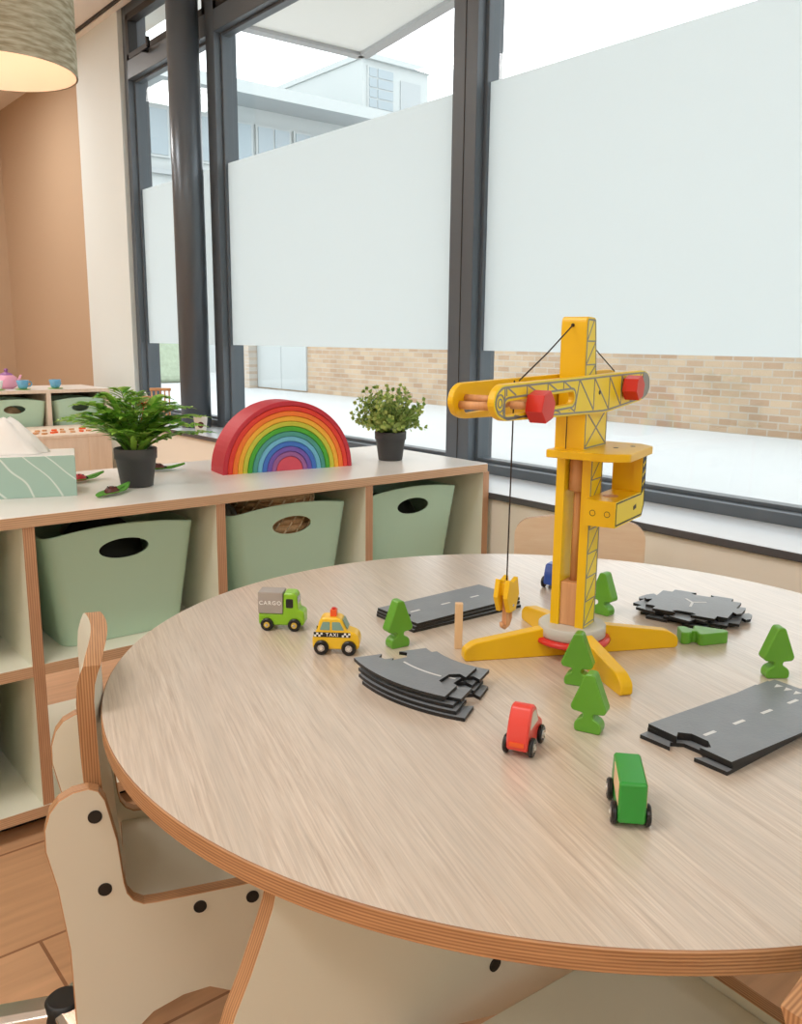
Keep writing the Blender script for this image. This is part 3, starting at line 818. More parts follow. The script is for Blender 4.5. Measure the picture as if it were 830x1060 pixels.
# cream plywood base panel with flared foot ends
pan = [(-.555, -.024), (-.560, -.045), (-.570, -.070), (-.583, -.1), (-.599, -.1314), (-.625, -.20), (-.640, -.30), (-.644, -.40), (-.640, FZ)]
poly = [(x, z+H) for x, z in pan]+[(-.50, 0), (-.47, .14), (-.42, .25), (-.335, .275), (-.016, .164), (.016, .164), (.335, .275), (.42, .25), (.47, .14), (.50, 0)]+[(-x, z+H) for x, z in pan[::-1]]
# keep inside the table's chord at y=-.18 and y=.18
for y in (-.18,):
    m = MB('cream', 'plyY'); m.prism(poly, y, y+.018, plane='xz', mat='cream', side='plyY'); m.build('base_panel', tbl, fix=True)
    for x in (-.2819, .2819): MB('black').cyl((x, y-.0015, -.2384+H), (x, y+.002, -.2384+H), .0082).build('bolt_cap', tbl)
pc_ = [(-.162, H-.028), (.40, H-.028), (.36, 0), (.25, 0), (.22, .15), (.0, .19), (-.162, .19)]
MB('cream', 'plyX').prism(pc_, .06, .078, plane='yz', mat='cream', side='plyX').build('cross_panel', tbl, fix=True)

# ------------------------------------------------------------------ plywood chairs
def make_chair(loc, ang, label, s_len=.28, width=.245, face='cream', group=None, ztop=0):
    """local x: forward, y: across (0 is the near side's outer face), z up from floor"""
    root = thing('plywood_chair', label, 'chair', loc, ang, group)
    Hh = -FZ
    pts = [(-.045, FZ), (-.034, -.46), (-.032, -.393), (-.033, -.29), (-.042, -.205), (-.052, -.155), (-.0515, -.128), (-.045, -.107), (-.034, -.093), (-.018, -.085), (0, -.083), (.011, -.088), (.018, -.101), (.029, -.156), (.034, -.213), (.037, -.228), (.044, -.239), (.055, -.246), (.07, -.247), (.2, -.2465), (s_len, -.246), (s_len+.004, -.30), (s_len-.004, -.42), (s_len+.004, FZ), (s_len-.05, FZ), (s_len-.075, -.45), (s_len-.11, -.405), (.13, -.385), (.097, -.388), (.06, -.402), (.035, -.425), (.01, -.48), (0, FZ)]
    poly = [(x, z+Hh) for x, z in pts]; t = .018
    for y in (0, width-t):
        m = MB(face, 'plyY'); m.prism(poly, y, y+t, plane='xz', mat=face, side='plyY', bev=.0015); sp = m.build('side_panel', root, fix=True)
        for (x, z) in ((.005, -.12), (.011, -.217), (.122, -.266), (.188, -.267)):
            ya, yb_ = (y-.0015, y+.002) if y == 0 else (y+t-.002, y+t+.0015)
            MB('black').cyl((x, ya, z+Hh), (x, yb_, z+Hh), .0082, 20).build('bolt_cap', sp)
    # seat
    m = MB(face, 'plyZ'); m.box(.035, s_len-.01, t, width-t, -.276+Hh, -.259+Hh, sides={'-x': 'plyZ', '+x': 'plyZ'}); m.build('seat', root, bevel=.002)
    # backrest: curved board with an arched top, swept across
    th = .02; prof = [(.016, -.255), (.010, -.19), (.006, -.12), (.003, -.05), (.002, .02), (.004, .045), (.008, .062), (.012, .073)]
    nu = 14; vs = []; nv = len(prof)
    for i in range(nu+1):
        u = i/nu; y = t+(width-2*t)*u; bow = .010*math.sin(PI*u)
        rise = -.012+.012*(math.sin(PI*u)**.5)
        for k, (x, z) in enumerate(prof):
            f = max(0, (z+.0)/.073); 
            vs.append((x-th/2+bow, y, z+Hh+rise*f+ztop*f)); vs.append((x+th/2+bow, y, z+Hh+rise*f+ztop*f))
    S = nv*2; fs = []; fm = []
    for i in range(nu):
        for k in range(nv-1):
            a = i*S+k*2
            fs.append((a, a+2, a+S+2, a+S)); fm.append(face)
            fs.append((a+1, a+S+1, a+S+3, a+3)); fm.append(face)
        fs.append((i*S, i*S+S, i*S+S+1, i*S+1)); fm.append('plyX')
        a = i*S+(nv-1)*2; fs.append((a, a+1, a+S+1, a+S)); fm.append('plyX')
    for i, rev in ((0, 0), (nu, 1)):
        for k in range(nv-1):
            a = i*S+k*2; fs.append((a, a+1, a+3, a+2)); fm.append('plyX')
    m = MB(face, 'plyX'); m.add(vs, fs, fm=fm)
    o = m.build('backrest', root, fix=True)
    for p in o.data.polygons: p.use_smooth = True
    es = o.modifiers.new('es', 'EDGE_SPLIT'); es.split_angle = math.radians(35)
    return root
angA = math.atan2(-.333, .943)
chairA = make_chair((-.589, .189, FZ), angA, 'cream plywood chair with black bolt caps pulled up to the table beside the storage shelf')
angC = math.radians(78)
# chair nearest the camera, its backrest edge in the corner
chairC = make_chair((-.10, -.612, FZ), math.radians(86), 'cream plywood chair at the nearest table edge, only its seat and backrest edge showing', width=.37, s_len=.39)
# birch chair beyond the table
def back_chair():
    root = thing('wooden_chair', 'pale wooden child chair tucked in at the far side of the table by the windows', 'chair', (.545, .40, FZ), math.atan2(-.62, -.78)+PI)
    Hh = -FZ; w = .29
    m = MB('plyfaceback'); pts = []
    top = round_poly([(-w/2, .22), (w/2, .22), (w/2, .575), (w/2-.02, .598), (0, .618), (-w/2+.02, .598), (-w/2, .575)], [.01, .01, .02, .03, .1, .03, .02], 6)
    m.prism(top, .10, .116, plane='yz', mat='plyfaceback', side='plyX'); m.build('backrest', root, fix=True)
    MB('plyfaceback').box(-.16, .10, -w/2, w/2, .29, .306).build('seat', root, bevel=.003)
    for x in (-.14, .083):
        for y in (-w/2+.005, w/2-.035):
            MB('birch').box(x, x+.03, y, y+.03, 0, .29).build('leg', root, bevel=.004)
back_chair()

# chrome foot of a stool at the picture edge
st = thing('office_stool', 'stool base with a chrome foot arm and black column beside the near chair', 'stool', (-.603, .300, FZ))
MB('black').lathe([(.030, .03), (.030, .10), (.028, .116), (.025, .126), (.021, .130)], n=24).build('column', st)
for k in range(3):
    a = math.radians(153+120*k)
    m = MB('chrome'); d = Vector((math.cos(a), math.sin(a), 0)); s = Vector((-d.y, d.x, 0))
    vs = []
    for (r, w, z0, z1) in ((.015, .020, .078, .126), (.10, .020, .076, .122), (.2, .016, .056, .094), (.245, .012, .044, .070)):
        for (sy, z) in ((-1, z0), (1, z0), (1, z1-.006), (.6, z1), (-.6, z1), (-1, z1-.006)):
            p = d*r+s*w*sy; vs.append((p.x, p.y, z))
    fs = [(q*6+i, q*6+(i+1) % 6, (q+1)*6+(i+1) % 6, (q+1)*6+i) for q in range(3) for i in range(6)]+[(5, 4, 3, 2, 1, 0), tuple(18+i for i in range(6))]
    m.add(vs, fs, smooth=False); m.build('foot_arm', st, fix=True, bevel=.002)
    p = d*.225; MB('black').cyl((p.x-.01, p.y, .022), (p.x+.01, p.y, .022), .022).build('castor', st)

# ------------------------------------------------------------------ toy crane
CR = thing('toy_crane', 'tall yellow wooden toy crane with red knobs standing on the round table', 'toy crane', (.036, -.006, 0), math.radians(17))
def tr_front(y):    # printed faces look along local -y
    return lambda u, v, n: (u, y-n, v)
LW = .0022
def lines(m, segs, y, mat='greyprint', w=LW):
    for a, b_ in segs: m.strip(a, b_, w, .0005, 0, tr_front(y), mat)
def outline(m, poly, y, ins=.003, mat='greyprint', w=LW):
    c = Vector((sum(p[0] for p in poly)/len(poly), sum(p[1] for p in poly)/len(poly)))
    n = len(poly)
    q = []
    for i in range(n):
        p0 = Vector(poly[i-1]); p1 = Vector(poly[i]); p2 = Vector(poly[(i+1) % n]); d = ((p1-p0).normalized()+(p2-p1).normalized())
        nn = Vector((-d.y, d.x)).normalized()
        if nn.dot(c-p1) < 0: nn = -nn
        q.append(p1+nn*ins)
    for i in range(n):
        if (q[i]-q[(i+1) % n]).length > 1e-5: lines(m, [(q[i], q[(i+1) % n])], y, mat, w)
# feet
gsub = math.radians(17)
def foot(ang, L_, name='foot_beam'):
    m = MB('yellow'); pl = round_poly([(.0, 0), (L_, 0), (L_, .016), (L_-.014, .026), (.035, .043), (0, .043)], [0, .006, .006, .012, .01, 0], 5)
    m.prism(pl, -.0085, .0085, plane='xz', bev=.0012); m.build(name, CR, rz=ang-gsub, fix=True)
for vx, vy, L_ in ((-.141, .073, .160), (.147, -.076, .163), (-.066, -.145, .160), (.066, .148, .160)): foot(math.atan2(vy, vx), L_)
MB('redplastic').lathe([(.048, .0205), (.053, .0215), (.0545, .0245), (.053, .028), (.048, .029)], n=48).build('ring', CR, label='red ring under the turntable')
MB('greydisk').lathe([(.0455, .029), (.047, .0305), (.047, .0445), (.0455, .046)], n=56).build('turntable', CR, label='grey turntable disc')
# mast
zb, zt = .046, .286
m = MB('yellow')
for y0, y1 in ((-.0245, -.0125), (.0125, .0245)):
    m.box(-.0215, .0215, y0, y1, zb, zt, sides={'-y': 'yellowprint', '+y': 'yellowprint'})
y = -.0245
lines(m, [((-.019, zb), (-.019, zt)), ((.019, zb), (.019, zt))], y)
k = 0; z = zb+.004
while z < zt-.02:
    lines(m, [((-.019, z), (.019, z)), ((-.019, z), (.019, min(z+.034, zt)))], y, w=.0016); z += .034; k += 1
m.build('mast_post', CR)
mw = MB('woodnat').box(-.018, .018, -.0125, .0125, zb, zb+.062)
mw.build('wood_block', CR, bevel=.001, label='natural wood block at the foot of the mast')
MB('woodnat').cyl((0, 0, zb+.06), (0, 0, zt), .0062).build('dowel', CR, label='natural wood dowel inside the mast')
MB('woodnat').cyl((-.004, 0, .236), (-.004, 0, zt), .0122, 10).build('winch_roller', CR, label='natural wood roller below the platform')
# platform
pf = [(-.062, .024), (-.064, -.060), (-.045, -.086), (.062, -.080), (.084, -.056), (.084, .024)]
MB('yellow').prism(round_poly(pf, .004), .286, .2965, bev=.001).build('platform', CR, fix=True)
for x, y in ((.012, -.045), (.042, -.058)): MB('blackprint').lathe([(.0035, .2966), (.0035, .2968)], (x, y, 0), 12).build('peg_hole', CR)
# cab: seat box beside the mast with a full-height rear wall
cb = MB('yellow')
yo = -.068; x0, x1 = -.040, .074
wall = round_poly([(x0, .197), (x1-.008, .197), (x1, .212), (x1, .286), (x1-.017, .286), (x1-.017, .232), (x0, .232)], [.001, .004, .004, .001, .001, .001, .001])
cb.prism(wall, yo, yo+.0125, plane='xz', mat='yellowprint', side='yellow')
cb.box(x0, x1-.006, yo+.0125, -.0248, .197, .232)
cb.box(x1-.014, x1, yo+.0125, -.0248, .230, .286)
y = yo; bd = [((x0+.003, .200), (x1-.009, .200)), ((x1-.009, .200), (x1-.0025, .213)), ((x1-.0025, .213), (x1-.0025, .285)), ((x1-.0145, .285), (x1-.0145, .2295)), ((x1-.0145, .2295), (x0+.003, .2295)), ((x0+.003, .2295), (x0+.003, .200))]
lines(cb, bd, y, 'blackprint', .0018)
lines(cb, [((.030, .2135), (.040, .2155))], y, 'blackprint', .0055)
for i in range(4):
    z = .233+i*.0135; lines(cb, [((x1-.0135, z), (x1-.0035, z+.009))], y, 'blackprint', .0062)
co = cb.build('cab', CR)
rg = MB('framedark')
for yy in (-.057, -.037):
    for i in range(16):
        a = 2*PI*i/16; b_ = 2*PI*(i+1)/16; r = .0042
        rg.add([(x0-.0003, yy+rr*math.cos(t), .2145+rr*math.sin(t)) for rr in (r, r-.0008) for t in (a, b_)], [(0, 1, 3, 2)], 'framedark')
rg.build('screw_rings', co)
MB('woodnat').lathe([(.0105, .2322), (.0105, .2325)], (.002, -.045, 0), 24).build('seat_hole', co, label='round seat hole')
# box above the platform and upper mast
m = MB('yellow').box(-.041, .038, -.0205, .0205, .2965, .35, sides={'-y': 'yellowprint', '+y': 'yellowprint'})
y = -.0205; outline(m, [(-.041, .2965), (.038, .2965), (.038, .35), (-.041, .35)], y)
lines(m, [((-.036, .301), (.033, .346)), ((-.036, .346), (.033, .301))], y)
m.box(-.0415, -.041, .004, .005, .2965, .35, mat='framedark')
m.build('mast_box', CR)
prof = round_poly([(-.045, .345), (.008, .345), (-.004, .40), (-.012, .455), (-.014, .467), (-.044, .468), (-.046, .455)], [0, 0, 0, .01, .012, .012, .008], 5)
m = MB('yellow'); m.prism(prof, -.0185, .0165, plane='xz', mat='yellowprint', side='yellow', bev=.001)
y = -.0185; outline(m, prof, y, .0035)
lines(m, [((-.042, .407), (-.010, .407)), ((-.042, .407), (-.012, .437)), ((-.042, .437), (-.014, .437)), ((-.042, .437), (-.022, .463)), ((-.042, .385), (-.008, .407))], y, w=.0018)
m.build('mast_top', CR, fix=True)
# jib: two long plates either side of the mast
pl = [(-.3134, .3713), (-.308, .3845), (-.294, .3915), (-.20, .3925), (-.0784, .3935), (.03, .395), (.149, .396), (.172, .393), (.185, .384), (.186, .368), (.175, .357), (.149, .352), (.02, .3435), (-.0, .343), (-.13, .347), (-.2875, .3525), (-.305, .3585)]
pl = round_poly(pl, .006, 3)
sl = [(-.279+.008*math.cos(a), .3655+.0075*math.sin(a)) for a in [PI/2+PI*i/8 for i in range(9)]]+[(-.108+.008*math.cos(a), .3685+.0075*math.sin(a)) for a in [-PI/2+PI*i/8 for i in range(9)]]
for y0, y1, pr in ((-.0290, -.0207, 1), (.0205, .0275, 0)):
    m = MB('yellow'); m.prism(pl, y0, y1, plane='xz', mat='yellowprint' if pr else 'yellow', side='yellow')
    o = m.build('jib_plate', None, fix=True)
    c = MB('yellow'); c.prism(sl, y0-.01, y1+.01, plane='xz'); boolcut(o, c.build('cut', fix=True)); o.parent = CR; bv = o.modifiers.new('edge', 'BEVEL'); bv.width = .001; bv.segments = 2; bv.limit_method = 'ANGLE'; bv.angle_limit = math.radians(50)
    if pr:
        y = y0; m = MB('greyprint')
        outline(m, pl, y, .0035)
        so = [(-.279+.0125*math.cos(a), .3655+.0115*math.sin(a)) for a in [PI/2+PI*i/8 for i in range(9)]]+[(-.108+.0125*math.cos(a), .3685+.0115*math.sin(a)) for a in [-PI/2+PI*i/8 for i in range(9)]]
        for i in range(18): lines(m, [(so[i], so[(i+1) % 18])], y)
        zz = lambda x: .3885+.0035*(x+.3)/.45
        lo = lambda x: .3565 if x < -.25 else .3565-.007*(x+.25)/.25 if x < 0 else .3475+.008*x/.149
        lines(m, [((-.288, .355), (-.288, .3885))], y)
        for a, b_ in ((-.284, -.262), (-.235, -.205), (-.180, -.152), (-.135, -.108)):
            lines(m, [((a, .378 if 0 else zz(a)), (b_, .379)), ((a, zz(a)), (a, .379))], y, w=.0018)
            lines(m, [((a+.02, .3535), (a+.02, lo(a)+.001)), ((a+.022, .357), (b_+.01, lo(b_)-.001))], y, w=.0018)
        for a, b_ in ((-.086, -.036), (-.036, .018), (.018, .064)):
            lines(m, [((a, zz(a)), (b_, lo(b_)-.001)), ((b_, lo(b_)), (b_, zz(b_)))], y)
        lines(m, [((.064, zz(.064)), (.105, .352)), ((-.086, zz(-.086)), (-.098, .353)), ((.105, .3525), (.145, .392))], y)
        m.prism(round_poly([(.152, .3535), (.152, .3945), (.170, .3915), (.183, .383), (.184, .369), (.174, .359)], .004), y-.0006, y, plane='xz', mat='greyprint')
        for r in (.009, .0045):
            for i in range(20):
                a = 2*PI*i/20; b_ = 2*PI*(i+1)/20; lines(m, [((-.2985+r*math.cos(a), .372+r*math.sin(a)), (-.2985+r*math.cos(b_), .372+r*math.sin(b_)))], y, w=.0016)
        m.lathe([(.0025, 0), (.0025, .0004)], (0, 0, 0), 12, mat='framedark') if False else None
        m.cyl((-.017, y-.0006, .371), (-.017, y, .371), .0028, 12, mat='framedark')
        m.build('lattice_print', o)
for x, z in ((-.284, .3745), (-.296, .368)):
    MB('woodnat').cyl((x, -.0205, z), (x, .0205, z), .0045).build('spacer_dowel', CR, label='natural wood spacer dowel')
MB('woodnat').cyl((-.245, 0, .3665), (-.115, 0, .3685), .0045).build('slide_rod', CR)
# red hexagonal knobs
for x, z, r in ((-.226, .3652, .0185), (.078, .374, .0175)):
    hx = [(x+r*math.cos(PI/3*i+.25), z+r*math.sin(PI/3*i+.25)) for i in range(6)]
    m = MB('redplastic'); m.prism(hx, -.052, -.0312, plane='xz', bev=.0008); ko = m.build('knob', CR, fix=True, label='red hexagonal knob'); MB('woodnat').cyl((x, -.0312, z), (x, -.006, z), .0045).build('knob_pin', ko)
# cords and hook
cd = MB('cord')
cd.tube([(-.047, .0, .457), (-.12, 0, .423), (-.196, 0, .3915)], .0009, 6)
cd.tube([(-.012, .0, .446), (.05, 0, .42), (.112, 0, .395)], .0009, 6)
cd.cyl((-.0465, 0, .457), (-.0475, 0, .457), .0024, 10)
cd.tube([(-.2085, -.0, .392), (-.2085, 0, .366), (-.2095, 0, .25), (-.2105, 0, .155)], .0009, 6)
cd.build('cord', CR, label='thin dark cord')
hk = MB('yellow')
X0 = -.2105
hexa = lambda w0, w1, w2, z0, z1, z2, z3: [(-w0, z0), (w0, z0), (w1, z1), (w2, z2), (0, z3), (-w2, z2), (-w1, z1)]
hp = [(X0+a, b_) for a, b_ in [(-.0075, .118), (.0075, .118), (.016, .137), (.011, .1585), (0, .1545), (-.011, .1585), (-.016, .137)]]
hk.prism(hp, -.0095, -.0035, plane='xz', mat='yellow', bev=.0006); hk.prism(hp, .0035, .0095, plane='xz', bev=.0006)
hk.box(X0-.008, X0+.008, -.0035, .0035, .138, .153)
ho = hk.build('hook_block', CR, fix=True)
MB('woodnat').box(X0-.0035, X0+.0035, -.003, .003, .100, .140).build('hook_shank', ho)
MB('woodnat').tube([(X0+.012, 0, .116), (X0+.012, 0, .106), (X0+.007, 0, .0985), (X0-.002, 0, .097), (X0-.009, 0, .101), (X0-.010, 0, .105)], .0028, 8).build('hook', ho)
MB('silver').cyl((X0, -.0105, .126), (X0, -.0095, .126), .0016, 10).build('pin', ho)

# ------------------------------------------------------------------ toy trees and peg
def tree_poly(w=.042, h=.073):
    p = [(-w*.36, 0), (w*.36, 0), (w*.38, h*.12), (w*.30, h*.2), (w*.14, h*.235), (w*.14, h*.32), (w*.44, h*.335), (w*.5, h*.40), (w*.12, h*.96), (-w*.12, h*.96), (-w*.5, h*.40), (-w*.44, h*.335), (-w*.14, h*.32), (-w*.14, h*.235), (-w*.30, h*.2), (-w*.38, h*.12)]
    return round_poly(p, .0035, 4)
tm = MB('treegreen').prism(tree_poly(), -.009, .009, plane='xz', bev=.0012)
t0 = tm.build('toy_tree', fix=True)
def dirz(vx, vy): return math.atan2(vy, vx)
trees = [((-.143, .166, 0), math.radians(-8), None, 'green wooden toy tree standing before the straight road stack'),
         ((-.0465, -.086, 0), dirz(.0115, -.021), None, 'green wooden toy tree against the crane front foot, behind another tree'),
         ((-.1440, -.184, 0), dirz(.012, -.0285), None, 'green wooden toy tree nearest the green truck, in front of the crane foot'),
         ((.1825, -.2325, 0), math.radians(-36), None, 'green wooden toy tree standing alone behind the wide road stack'),
         ((.219, .079, 0), math.radians(-86), None, 'green wooden toy tree half hidden behind the crane mast')]
for i, (loc, rz, r, lab) in enumerate(trees):
    o = t0 if i == 0 else t0.copy()
    if i: COL.objects.link(o)
    o.location = loc; o.rotation_euler = (0, 0, rz); tag(o, lab, 'toy tree', 'green wooden toy trees on the table')
o = t0.copy(); COL.objects.link(o); o.location = (.2035, -.072, .0091)
o.rotation_euler = (Matrix.Rotation(math.radians(-44), 4, 'Z') @ Matrix.Rotation(PI/2, 4, 'Z') @ Matrix.Rotation(PI/2, 4, 'X')).to_euler()
o.rotation_euler = (PI/2, 0, math.radians(-44+90+0)); 
tag(o, 'green wooden toy tree lying flat beside the crossroad pieces', 'toy tree', 'green wooden toy trees on the table')
LYING = o
MB('woodpale').box(-.0055, .0055, -.0045, .0045, 0, .068).build('wooden_peg', loc=(-.079, .106, 0), rz=dirz(.0099, -.0077), bevel=.0008, label='upright pale wooden peg beside the crane foot', cat='toy')

# ------------------------------------------------------------------ toy vehicles
def wheels(root, xs, yw, r, hub, w=.0075, zc=None):
    for x in xs:
        for sg in (-1, 1):
            wo = bpy.data.objects.new('wheel', None)
            m = MB('tyre'); ya, yb_ = (sg*(yw), sg*(yw+w)); y0, y1 = min(ya, yb_), max(ya, yb_)
            pr = [(r*.8, 0), (r, .0015), (r, w-.0015), (r*.85, w), (r*.55, w), (r*.5, w-.0012)]
            n = 24; vs = [(rr*math.cos(2*PI*i/n), sg*h_, rr*math.sin(2*PI*i/n)) for rr, h_ in pr for i in range(n)]
            fs = [(k*n+i, k*n+(i+1) % n, (k+1)*n+(i+1) % n, (k+1)*n+i) for k in range(len(pr)-1) for i in range(n)]+[tuple(range(n)), tuple((len(pr)-1)*n+i for i in range(n))]
            m.add(vs, fs, smooth=False)
            wo = m.build('wheel', root, loc=(x, sg*yw, r), fix=True)
            h = MB(hub).cyl((0, sg*(w-.0016), 0), (0, sg*(w+.0004), 0), r*.47, 16); h.cyl((0, sg*(w+.0004), 0), (0, sg*(w+.0016), 0), r*.22, 12, mat='silver' if hub != 'silver' else 'palewindow')
            h.build('hub_cap', wo)
def body(root, poly, hw, mat, name='body', bev=.0018, label=None, z0=0):
    return MB(mat).prism(poly, -hw, hw, plane='xz', bev=bev).build(name, root, fix=True, label=label)
# cargo truck: heading +x
ang = math.atan2(-.69, .72)
tk = thing('toy_truck', 'lime green toy truck with a grey cargo box, farthest vehicle on the table', 'toy car', (-.2305, .3375, 0), ang)
hw = .0135
pts = round_poly([(-.035, .008), (.035, .008), (.035, .030), (.026, .033), (.024, .054), (.020, .059), (.004, .059), (.002, .026), (-.035, .026)], [.004, .005, .006, .003, .004, .005, .003, .001, .002])
body(tk, pts, hw, 'lime')
cargo = MB('cargogrey').box(-.0355, .0025, -.0145, .0145, .0262, .060).build('cargo_box', tk, bevel=.0015, label='grey cargo box')
text_mesh('CARGO', .0085, 'lettering', cargo, 'white', Matrix.Translation((-.0165, -.0147, .043)) @ Matrix.Rotation(PI/2, 4, 'X'), bold=.00012)
wn = MB('black')
for sg in (-1, 1): wn.prism(round_poly([(.0075, .036), (.0185, .036), (.0185, .050), (.0075, .050)], .002), sg*hw-.0004, sg*hw+.0004, plane='xz')
wn.build('side_window', tk)
MB('extglass').box(.0245, .0252, -.010, .010, .038, .052).build('windscreen', tk)
wheels(tk, (-.0215, .0205), .0125, .0098, 'hubgold', .0065)
# taxi
tx = thing('toy_taxi', 'yellow toy taxi with a checkered band and orange roof light', 'toy car', (-.2245, .2035, 0), math.atan2(-.68, .735))
pts = round_poly([(-.032, .007), (.033, .007), (.0345, .020), (.031, .030), (.016, .035), (.009, .0505), (.004, .053), (-.018, .053), (-.022, .050), (-.027, .032), (-.033, .024)], [.004, .005, .006, .006, .004, .004, .004, .004, .004, .004, .006])
body(tx, pts, hw, 'taxiyellow')
wn = MB('windowteal')
for sg in (-1, 1):
    for p in ([(-.022, .0355), (-.0075, .0355), (-.0075, .0475), (-.0175, .0475)], [(-.0045, .0355), (.0125, .0355), (.0065, .0475), (-.0045, .0475)]):
        wn.prism(round_poly(p, .0015), sg*hw-.0004, sg*hw+.0004, plane='xz')
wn.build('side_window', tx)
wm = MB('windowteal').add([(.0165, -.010, .0365), (.0165, .010, .0365), (.0102, .010, .0495), (.0102, -.010, .0495), (.0175, -.010, .037), (.0175, .010, .037), (.0112, .010, .050), (.0112, -.010, .050)], [(0, 1, 2, 3), (7, 6, 5, 4), (0, 4, 5, 1), (1, 5, 6, 2), (2, 6, 7, 3), (3, 7, 4, 0)]); wm.build('windscreen', tx)
bd = MB('black')
for sg in (-1, 1):
    bd.box(-.0305, .0215, sg*hw-.0004, sg*hw+.0004, .0252, .0322)
    for i in range(4):
        for j in range(2):
            for x0 in (-.0298, .0095):
                if (i+j) % 2 == 0: bd.box(x0+i*.003, x0+i*.003+.003, sg*hw-.0007, sg*hw+.0007, .0257+j*.003, .0287+j*.003, mat='white')
bdo = bd.build('checker_band', tx)
text_mesh('TAXI', .0068, 'lettering', bdo, 'white', Matrix.Translation((-.0045, -hw-.0006, .0287)) @ Matrix.Rotation(PI/2, 4, 'X'), bold=.0001)
MB('orange').box(-.008, .001, -.006, .006, .053, .0625).cyl((-.0035, 0, .0625), (-.0035, 0, .065), .003, 12, mat='redplastic').build('roof_light', tx, bevel=.0006, label='orange roof light')
wheels(tx, (-.0195, .0195), .0125, .0105, 'silver', .0068)
# red car (seen from behind)
rc = thing('toy_car', 'rounded red toy car with pale side windows in the middle foreground of the table', 'toy car', (-.2335, -.1665, 0), math.radians(27))
pts = round_poly([(-.030, .008), (.030, .008), (.032, .018), (.028, .026), (.014, .032), (.002, .050), (-.006, .0545), (-.015, .053), (-.025, .040), (-.031, .022)], [.003, .004, .005, .006, .006, .008, .008, .008, .010, .008], 6)
body(rc, pts, .0118, 'carred')
wn = MB('palewindow')
for sg in (-1, 1): wn.prism(round_poly([(-.021, .030), (.010, .030), (.0, .0465), (-.013, .0475)], .003), sg*.0118-.0004, sg*.0118+.0004, plane='xz')
wn.build('side_window', rc)
MB('orange').box(-.0318, -.029, -.008, .008, .0135, .0185).build('bumper_light', rc, label='orange rear lamp strip')
wheels(rc, (-.019, .018), .0112, .0105, 'silver', .0055)
# green truck (seen from behind)
gt = thing('toy_truck', 'green boxy toy truck nearest the table edge', 'toy car', (-.253, -.3175, 0), math.radians(42))
pts = round_poly([(-.035, .006), (.035, .006), (.036, .025), (.032, .028), (.030, .043), (.026, .046), (-.033, .046), (-.035, .044)], [.002, .004, .005, .003, .003, .003, .002, .002])
body(gt, pts, .0125, 'cargreen')
sd = MB('woodpale')
for sg in (-1, 1): sd.prism([(-.032, .022), (.010, .022), (.010, .044), (-.032, .044)], sg*.0125-.0005, sg*.0125+.0005, plane='xz')
sd.build('side_board', gt, label='pale wood side board')
MB('extglass').box(.0305, .0315, -.009, .009, .030, .041).build('windscreen', gt)
wheels(gt, (-.0240, .020), .0122, .0105, 'silver', .0058)
# blue car behind the mast
bc = thing('toy_car', 'small blue toy car behind the crane mast', 'toy car', (.282, .236, 0), math.radians(20))
pts = round_poly([(-.030, .008), (.030, .008), (.032, .020), (.026, .028), (.012, .031), (.004, .045), (-.022, .045), (-.029, .028)], .004)
body(bc, pts, .012, 'carblue')
wn = MB('palewindow')
for sg in (-1, 1): wn.prism(round_poly([(-.021, .030), (.006, .030), (.001, .041), (-.018, .041)], .002), sg*.012-.0004, sg*.012+.0004, plane='xz')
wn.build('side_window', bc)
wheels(bc, (-.018, .018), .0118, .0105, 'silver', .006)

# ------------------------------------------------------------------ rubber road pieces
RT = .0045
def road(poly, z, marks=(), tilt=(0, 0), label='', group='', loc=None, dz=0, th=RT):
    """poly and marks in table coordinates; origin at the polygon centre"""
    cx = sum(p[0] for p in poly)/len(poly); cy = sum(p[1] for p in poly)/len(poly)
    m = MB('roadtop_sheen', 'roadside'); m.prism([(x-cx, y-cy) for x, y in poly], 0, th, mat='roadtop_sheen', side='roadside')
    root = m.build('road_piece', loc=(cx, cy, z), rot=(tilt[0], tilt[1], 0), label=label, cat='toy road', group=group, fix=True)
    if marks:
        k = MB('roadpaint')
        for q in marks: k.prism([(x-cx, y-cy) for x, y in q], th, th+.0003)
        k.build('marking', root, fix=True, label='white painted road marking')
    return root
def rect_road(o, d, L_, w, notch=True, dash=4, tab=True, tri=False):
    """straight piece: o near-left corner, d unit length direction; jigsaw notch at the start, tab at the end"""
    d = Vector(d).normalized(); n = Vector((-d.y, d.x)); o = Vector(o)
    def P(a, b): p = o+d*a+n*b; return (p.x, p.y)
    p = [P(0, 0), P(L_, 0)]
    if tab: p += [P(L_, w*.38), P(L_+.008, w*.33), P(L_+.016, w*.40), P(L_+.016, w*.60), P(L_+.008, w*.67), P(L_, w*.62)]
    p += [P(L_, w), P(0, w)]
    if notch: p += [P(0, w*.64), P(.010, w*.70), P(.020, w*.60), P(.020, w*.40), P(.010, w*.30), P(0, w*.36)]
    mk = []
    for i in range(dash):
        a = .028+i*(L_-.03)/dash; b = a+.019
        mk.append([P(a, w*.485), P(b, w*.485), P(b, w*.525), P(a, w*.525)])
    if tri:
        for f in (.62, .74, .86): mk.append([P(L_-.012, w*(f-.04)), P(L_-.012, w*(f+.04)), P(L_-.024, w*f)])
    return p, mk
gA = 'straight road pieces stacked by the hook'; gB = 'curved road pieces stacked before the crane'; gC = 'junction road pieces in the far stack'; gD = 'road pieces in the wide stack'
# stack A (straight, by the hook)
dA = Vector((.205, .003)).normalized()
for i in range(3):
    o_ = (-.088+.003*i, .196-.001*i); p, mk = rect_road(o_, (.999, (-.05, -.02, .0)[i]), .225, .098, dash=3, tab=True)
    road(p, i*.0049+.0001, mk if i == 2 else (), (0, 0), 'grey rubber straight road piece, %s of the stack behind the peg' % ('lowest', 'middle', 'topmost')[i], gA)
